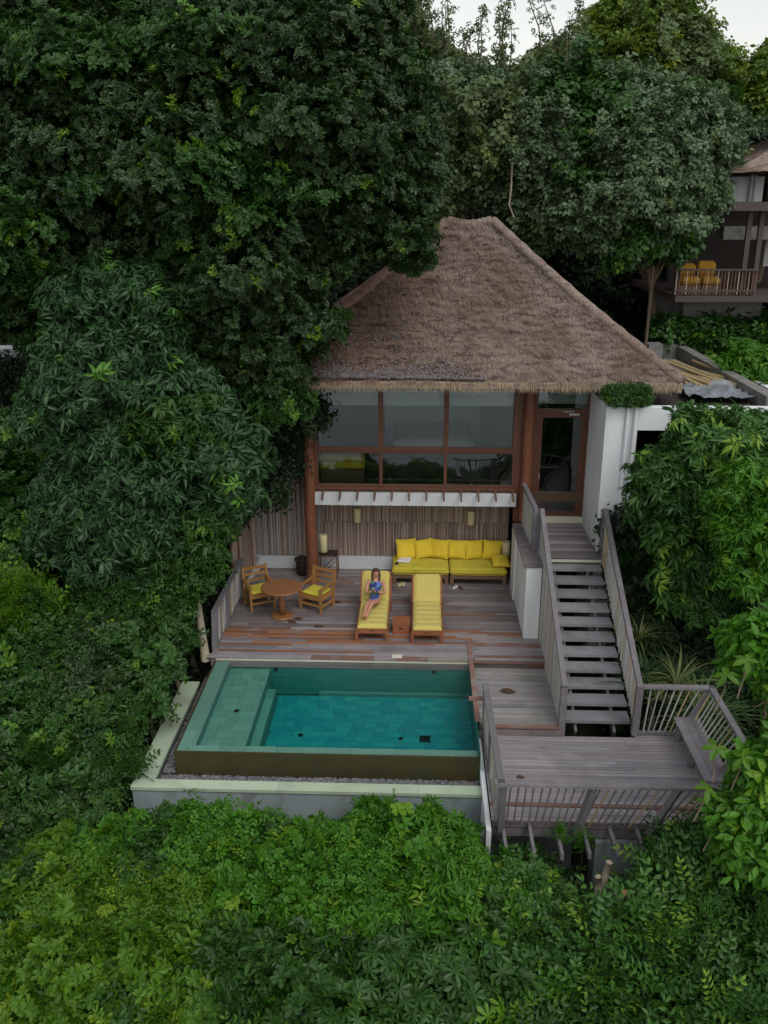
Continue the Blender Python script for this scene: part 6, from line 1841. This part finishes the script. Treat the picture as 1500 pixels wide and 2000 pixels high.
for k_ in range(46):
    x0_ = random.uniform(770, 1150); y0_ = random.uniform(130, 215)
    x1_ = x0_+random.uniform(-35, 35); y1_ = random.choice((random.uniform(-30, 50), random.uniform(30, 130)))
    Yk = random.uniform(29.5, 31.5)
    p_, q_ = at(x0_, y0_, Y=Yk), at(x1_, y1_, Y=Yk+random.uniform(-.5, .5))
    m_ = p_.lerp(q_, .5)+Vector((random.uniform(-.25, .25), 0, .1))
    st_.tube([p_-Vector((0, 0, 1.2)), p_, m_, q_], [.045, .035, .022, .008], 5)
    n_ = int((q_-p_).length*9)+4
    for f_ in range(n_):
        f2 = (f_+random.random())/n_
        c_ = p_.lerp(m_, f2*2) if f2 < .5 else m_.lerp(q_, f2*2-1)
        off = Vector((random.gauss(0, 1), random.gauss(0, 1), random.gauss(0, .6)))*.17*(1.15-f2*.8)
        P_.append(tuple(c_+off)); N_2.append(tuple((off+Vector((0, 0, .1))).normalized()))
st_.build('limb', M['bark'], oc)
scatter('crown', P_, N_2, oc, 'broad', LM['thin'], .6, None, (.55, 1.1), .3, .4)
tree('young_open_tree', 'slim sparse tree rising against the sky right of the open crowned one', 'tree', [(1040, 130), (1080, 110), (1120, 120), (1150, 170), (1060, 200), (1020, 150)], 33, 32.5, 'broad', LM['thin'], r=.3, dens=6, S=.75, wl=3, bulge=.3, space=1.6, seed=43, nl=9, r0=.1, bark='bark', group=gB, rough=.5, whips=5)
tree('edge_tree', 'dark olive tree cut by the upper right corner', 'tree', [(1450, 200), (1470, 130), (1520, 90), (1590, 70), (1590, 230), (1500, 230)], 31, 30, 'broad', LM['lime'], r=.6, dens=9, seed=24, group=gB, nl=5)
tree('slope_shrub', 'dark green shrub under the neighbouring balcony', 'shrub', [(1270, 650), (1310, 618), (1400, 628), (1590, 640), (1590, 720), (1400, 710), (1310, 675)], 27.6, 27.4, 'broad', LM['mid'], r=.6, dens=14, seed=25, trunk=False)
tree('slope_shrub', 'bright green shrub above the far end of the flat roof parapet', 'shrub', [(1430, 720), (1450, 680), (1590, 670), (1590, 800), (1540, 800)], 23.6, 22.4, 'droop', LM['bright'], r=.4, dens=18, seed=26, trunk=False)
tree('eave_plant', 'small leafy plant growing on the wing wall under the eave', 'plant', [(1188, 760), (1262, 758), (1255, 776), (1195, 786)], 19.4, 19.4, 'droop', LM['mid'], r=.09, dens=30, S=.45, whips=.3, nl=0, seed=27, trunk=False, bulge=0)
# the shaded wood that closes the view behind
lb = lobes_in([(-100, 150), (700, 190), (1130, 240), (1590, 240), (1590, 700), (1200, 720), (900, 500), (500, 800), (-100, 800)], 38, 30, 1.4, 0, ((0, 1), (2.5, 1)), seed=28)
P, Nn, T = crown_points(lb, 5)
limbs = thing('bare_branch', tuple(at(215, 310, Y=19.2)), 'pale forked bare branches showing in a gap of the great dark tree', 'branch')
for (pts, rr) in (([(200, 280), (205, 310), (190, 345)], .05), ([(205, 310), (240, 330), (272, 358)], .05), ([(215, 270), (222, 310), (205, 330)], .035), ([(230, 460), (232, 490), (225, 520)], .04), ([(240, 470), (270, 490), (275, 510)], .03), ([(590, 452), (620, 450), (645, 452)], .05), ([(598, 440), (600, 455), (594, 475)], .025), ([(610, 250), (650, 245), (690, 265)], .04), ([(620, 320), (650, 322), (668, 330)], .03)):
    MB().tube([at(x, y, Y=19.3+(y-300)*-.002) for x, y in pts], [rr*.8, rr*.6, rr*.2], 6).build('limb', M['bark_pale'], limbs)
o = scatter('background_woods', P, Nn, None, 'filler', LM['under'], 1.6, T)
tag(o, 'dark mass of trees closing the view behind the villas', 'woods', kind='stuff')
lb = lobes_in([(-100, 700), (420, 760), (600, 560), (640, 760), (560, 920), (470, 1000), (400, 1120), (330, 1300), (250, 1600), (-100, 1800)], 22.5, 15.5, .8, 0, ((0, 1),), seed=29)
lb += [(Vector((x, y, gz(x, y)+.2)), .6) for x in np.arange(-9, 9, .9) for y in np.arange(5.5, 12.6, .8)]
lb += [(Vector((x+random.uniform(-.5, .5), y, -3.4+random.uniform(-.5, .5))), 1.2) for x in np.arange(-9, 9, 1.5) for y in (2.5, 4.5, 6.5)]
lb += [(Vector((x, y, gz(x, y)+.4)), .8) for x in np.arange(4.9, 12, 1.1) for y in np.arange(12.5, 25, 1.1) if not (x < 9.2 and y > 18.6)]
lb += [(Vector((x, y, gz(x, y)+.3)), .7) for x in np.arange(-12, -5.2, 1.0) for y in np.arange(10, 24, 1.0)]
P, Nn, T = crown_points(lb, 7)
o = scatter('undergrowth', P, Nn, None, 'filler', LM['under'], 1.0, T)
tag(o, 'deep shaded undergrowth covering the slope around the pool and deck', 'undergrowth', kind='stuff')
# long grass and pandanus tufts beside the stairs
lbl = ['tuft of long arching grass beside the lower stair railing', 'stiff green tuft against the white wing wall by the landing', 'tuft of long grass halfway up beside the stairs', 'wide tuft of pale long grass behind the bench corner railing',
       'tuft of long grass in the shade above the short white railing', 'dark tuft of blades by the pool trough corner on the left', 'grass tuft under the upper stair posts']
for i, (x, y, n, s_) in enumerate(((4.75, 15.9, 7, 1.15), (4.65, 18.55, 8, .95), (4.6, 17.2, 7, 1.1), (5.6, 15.4, 10, 1.35), (5.3, 16.6, 8, 1.3), (-5.5, 13.6, 5, 1.0), (4.5, 17.95, 6, 1.0))):
    zb = [0, 1.7, .6, -.5, -.3, -1.2, 1.1][i]
    t = thing('grass_tuft', (x, y, zb), lbl[i], 'grass tuft', 'long grass tufts')
    P = np.array([[x+RG.normal(0, .22), y+RG.normal(0, .22), zb+RG.uniform(-.25, .05)] for _ in range(n)])
    scatter('blades', P, np.tile([0, 0, 1.0], (n, 1)), t, 'grass', LM['grass'] if i != 1 else LM['mid'], 1.0, None, (.85*s_, 1.15*s_), .9, .15)
    MB().tube([(x, y, gz(x, y)-.1), (x+.05, y, zb)], [.10, .06], 6).build('stem', M['bark'], t)
# small trunks and cut stumps
tag(MB().tube([at(402, 1290, Y=16.9), at(392, 1220, Y=16.95), at(385, 1160, Y=17.0)], [.10, .08, .06], 8).build('tree_trunk', M['bark_pale']), 'slender pale trunk standing at the left end of the deck', 'trunk')
st = thing('cut_stump', tuple(at(1178, 1800, Y=10.9)), 'thin forked grey stump sawn off below the lower deck', 'stump')
MB().tube([at(1172, 1830, Y=10.9), at(1172, 1770, Y=10.9), at(1170, 1735, Y=10.9), at(1182, 1712, Y=10.9), at(1190, 1684, Y=10.9)], [.09, .075, .07, .055, .05], 10).build('trunk', M['bark_pale'], st)
MB().tube([at(1171, 1745, Y=10.88), at(1168, 1712, Y=10.85)], [.05, .045], 8).build('side_branch', M['bark_pale'], st)
st = thing('cut_stump', tuple(at(1220, 1850, Y=10.4)), 'thicker stump with a fresh orange cut near the bottom right', 'stump')
MB().tube([at(1217, 1860, Y=10.3), at(1218, 1800, Y=10.3), at(1219, 1746, Y=10.3)], [.10, .09, .085], 10).build('trunk', M['bark_pale'], st)
MB().tube([at(1218, 1790, Y=10.28), at(1211, 1752, Y=10.25)], [.06, .055], 8).build('side_branch', M['bark_pale'], st)
q = at(1219, 1746, Y=10.3); MB().lathe((q.x, q.y, q.z+.002), [(.083, 0), (.06, .03), (.02, .035)], 10).build('cut_face', M['cutwood'], st)
# hanging vine strand before the trees
tag(MB().tube([at(1000, 320, Y=25.2), at(998, 370, Y=25.2), at(994, 400, Y=25.2), at(1004, 424, Y=25.2)], [.03, .028, .022, .012], 6).build('hanging_vine', M['bark_pale']), 'bare pale vine hanging in front of the grey green trees', 'vine')
# leaves that can be picked apart one by one on the nearest plants
random.seed(5)
for (lab, cat, nm, spots, m, L, W, shp) in (
    ('hand-leaved sapling whose big leaves stand clear at the bottom edge', 'plant', 'palmate_sapling', [(500, 1900), (560, 1960), (600, 1880), (660, 1930), (520, 1990), (640, 1850), (585, 1830), (700, 1880), (470, 1950), (745, 1760), (700, 1740), (930, 1830)], 'mid', .20, .07, 'obo'),
    ('yellow green sprig of large leaves in front of the bench corner', 'plant', 'large_leaved_sprig', [(1400, 1460), (1450, 1480), (1380, 1540), (1420, 1570), (1470, 1560), (1440, 1620), (1400, 1600), (1480, 1640), (1420, 1320), (1460, 1290)], 'yellowish', .20, .095, 'ell')):
    c0 = at(*spots[0], Y=9.8 if nm[0] == 'p' else 10.2)
    t = thing(nm, (c0.x, c0.y, c0.z-.6), lab, cat)
    lm = []
    for v in range(4):
        V, Fc, A = [], [], []
        leaf(V, Fc, A, Vector((0, 0, 0)), Vector((1, 0, 0)), Vector((0, 0, 1)), L, W, shp, .1+.08*v, .12, .5)
        me = bpy.data.meshes.new('leaf'); me.from_pydata([tuple(x) for x in V], [], Fc)
        a_ = me.attributes.new('leafv', 'FLOAT', 'POINT'); a_.data.foreach_set('value', [.2+.25*v+.5]*len(V))
        me.materials.append(LM[m]); lm.append(me)
    sm = MB()
    for (px, py) in spots:
        Yd = (10.9-(py-1790)/300*2.0-.25) if nm[0] == 'p' else 10.0
        c = at(px, py, Y=Yd)
        sm.tube([c-Vector((random.uniform(-.1, .1), -.1, .6)), c-Vector((0, -.02, .2)), c], [.012, .009, .006], 5)
        ax = (Vector((random.uniform(-.35, .35), -.45, 1))).normalized()
        e1 = ax.cross(Vector((1, .1, 0))).normalized(); e2 = ax.cross(e1)
        n = 7 if nm[0] == 'p' else 5
        a0 = random.uniform(0, 6.28)
        for i in range(n):
            q = a0+i*2*math.pi/(n+.6)
            d = (e1*math.cos(q)+e2*math.sin(q)-ax*random.uniform(0, .3)).normalized()
            y_ = ax.cross(d).normalized(); z_ = d.cross(y_)
            s_ = random.uniform(.8, 1.15)
            pp = c-org(t)
            o = bpy.data.objects.new('leaf', random.choice(lm)); COL.objects.link(o); o.parent = t
            o.matrix_local = Matrix(((d.x*s_, y_.x*s_, z_.x*s_, pp.x), (d.y*s_, y_.y*s_, z_.y*s_, pp.y), (d.z*s_, y_.z*s_, z_.z*s_, pp.z), (0, 0, 0, 1)))
    sm.build('stem', M['bark'], t)
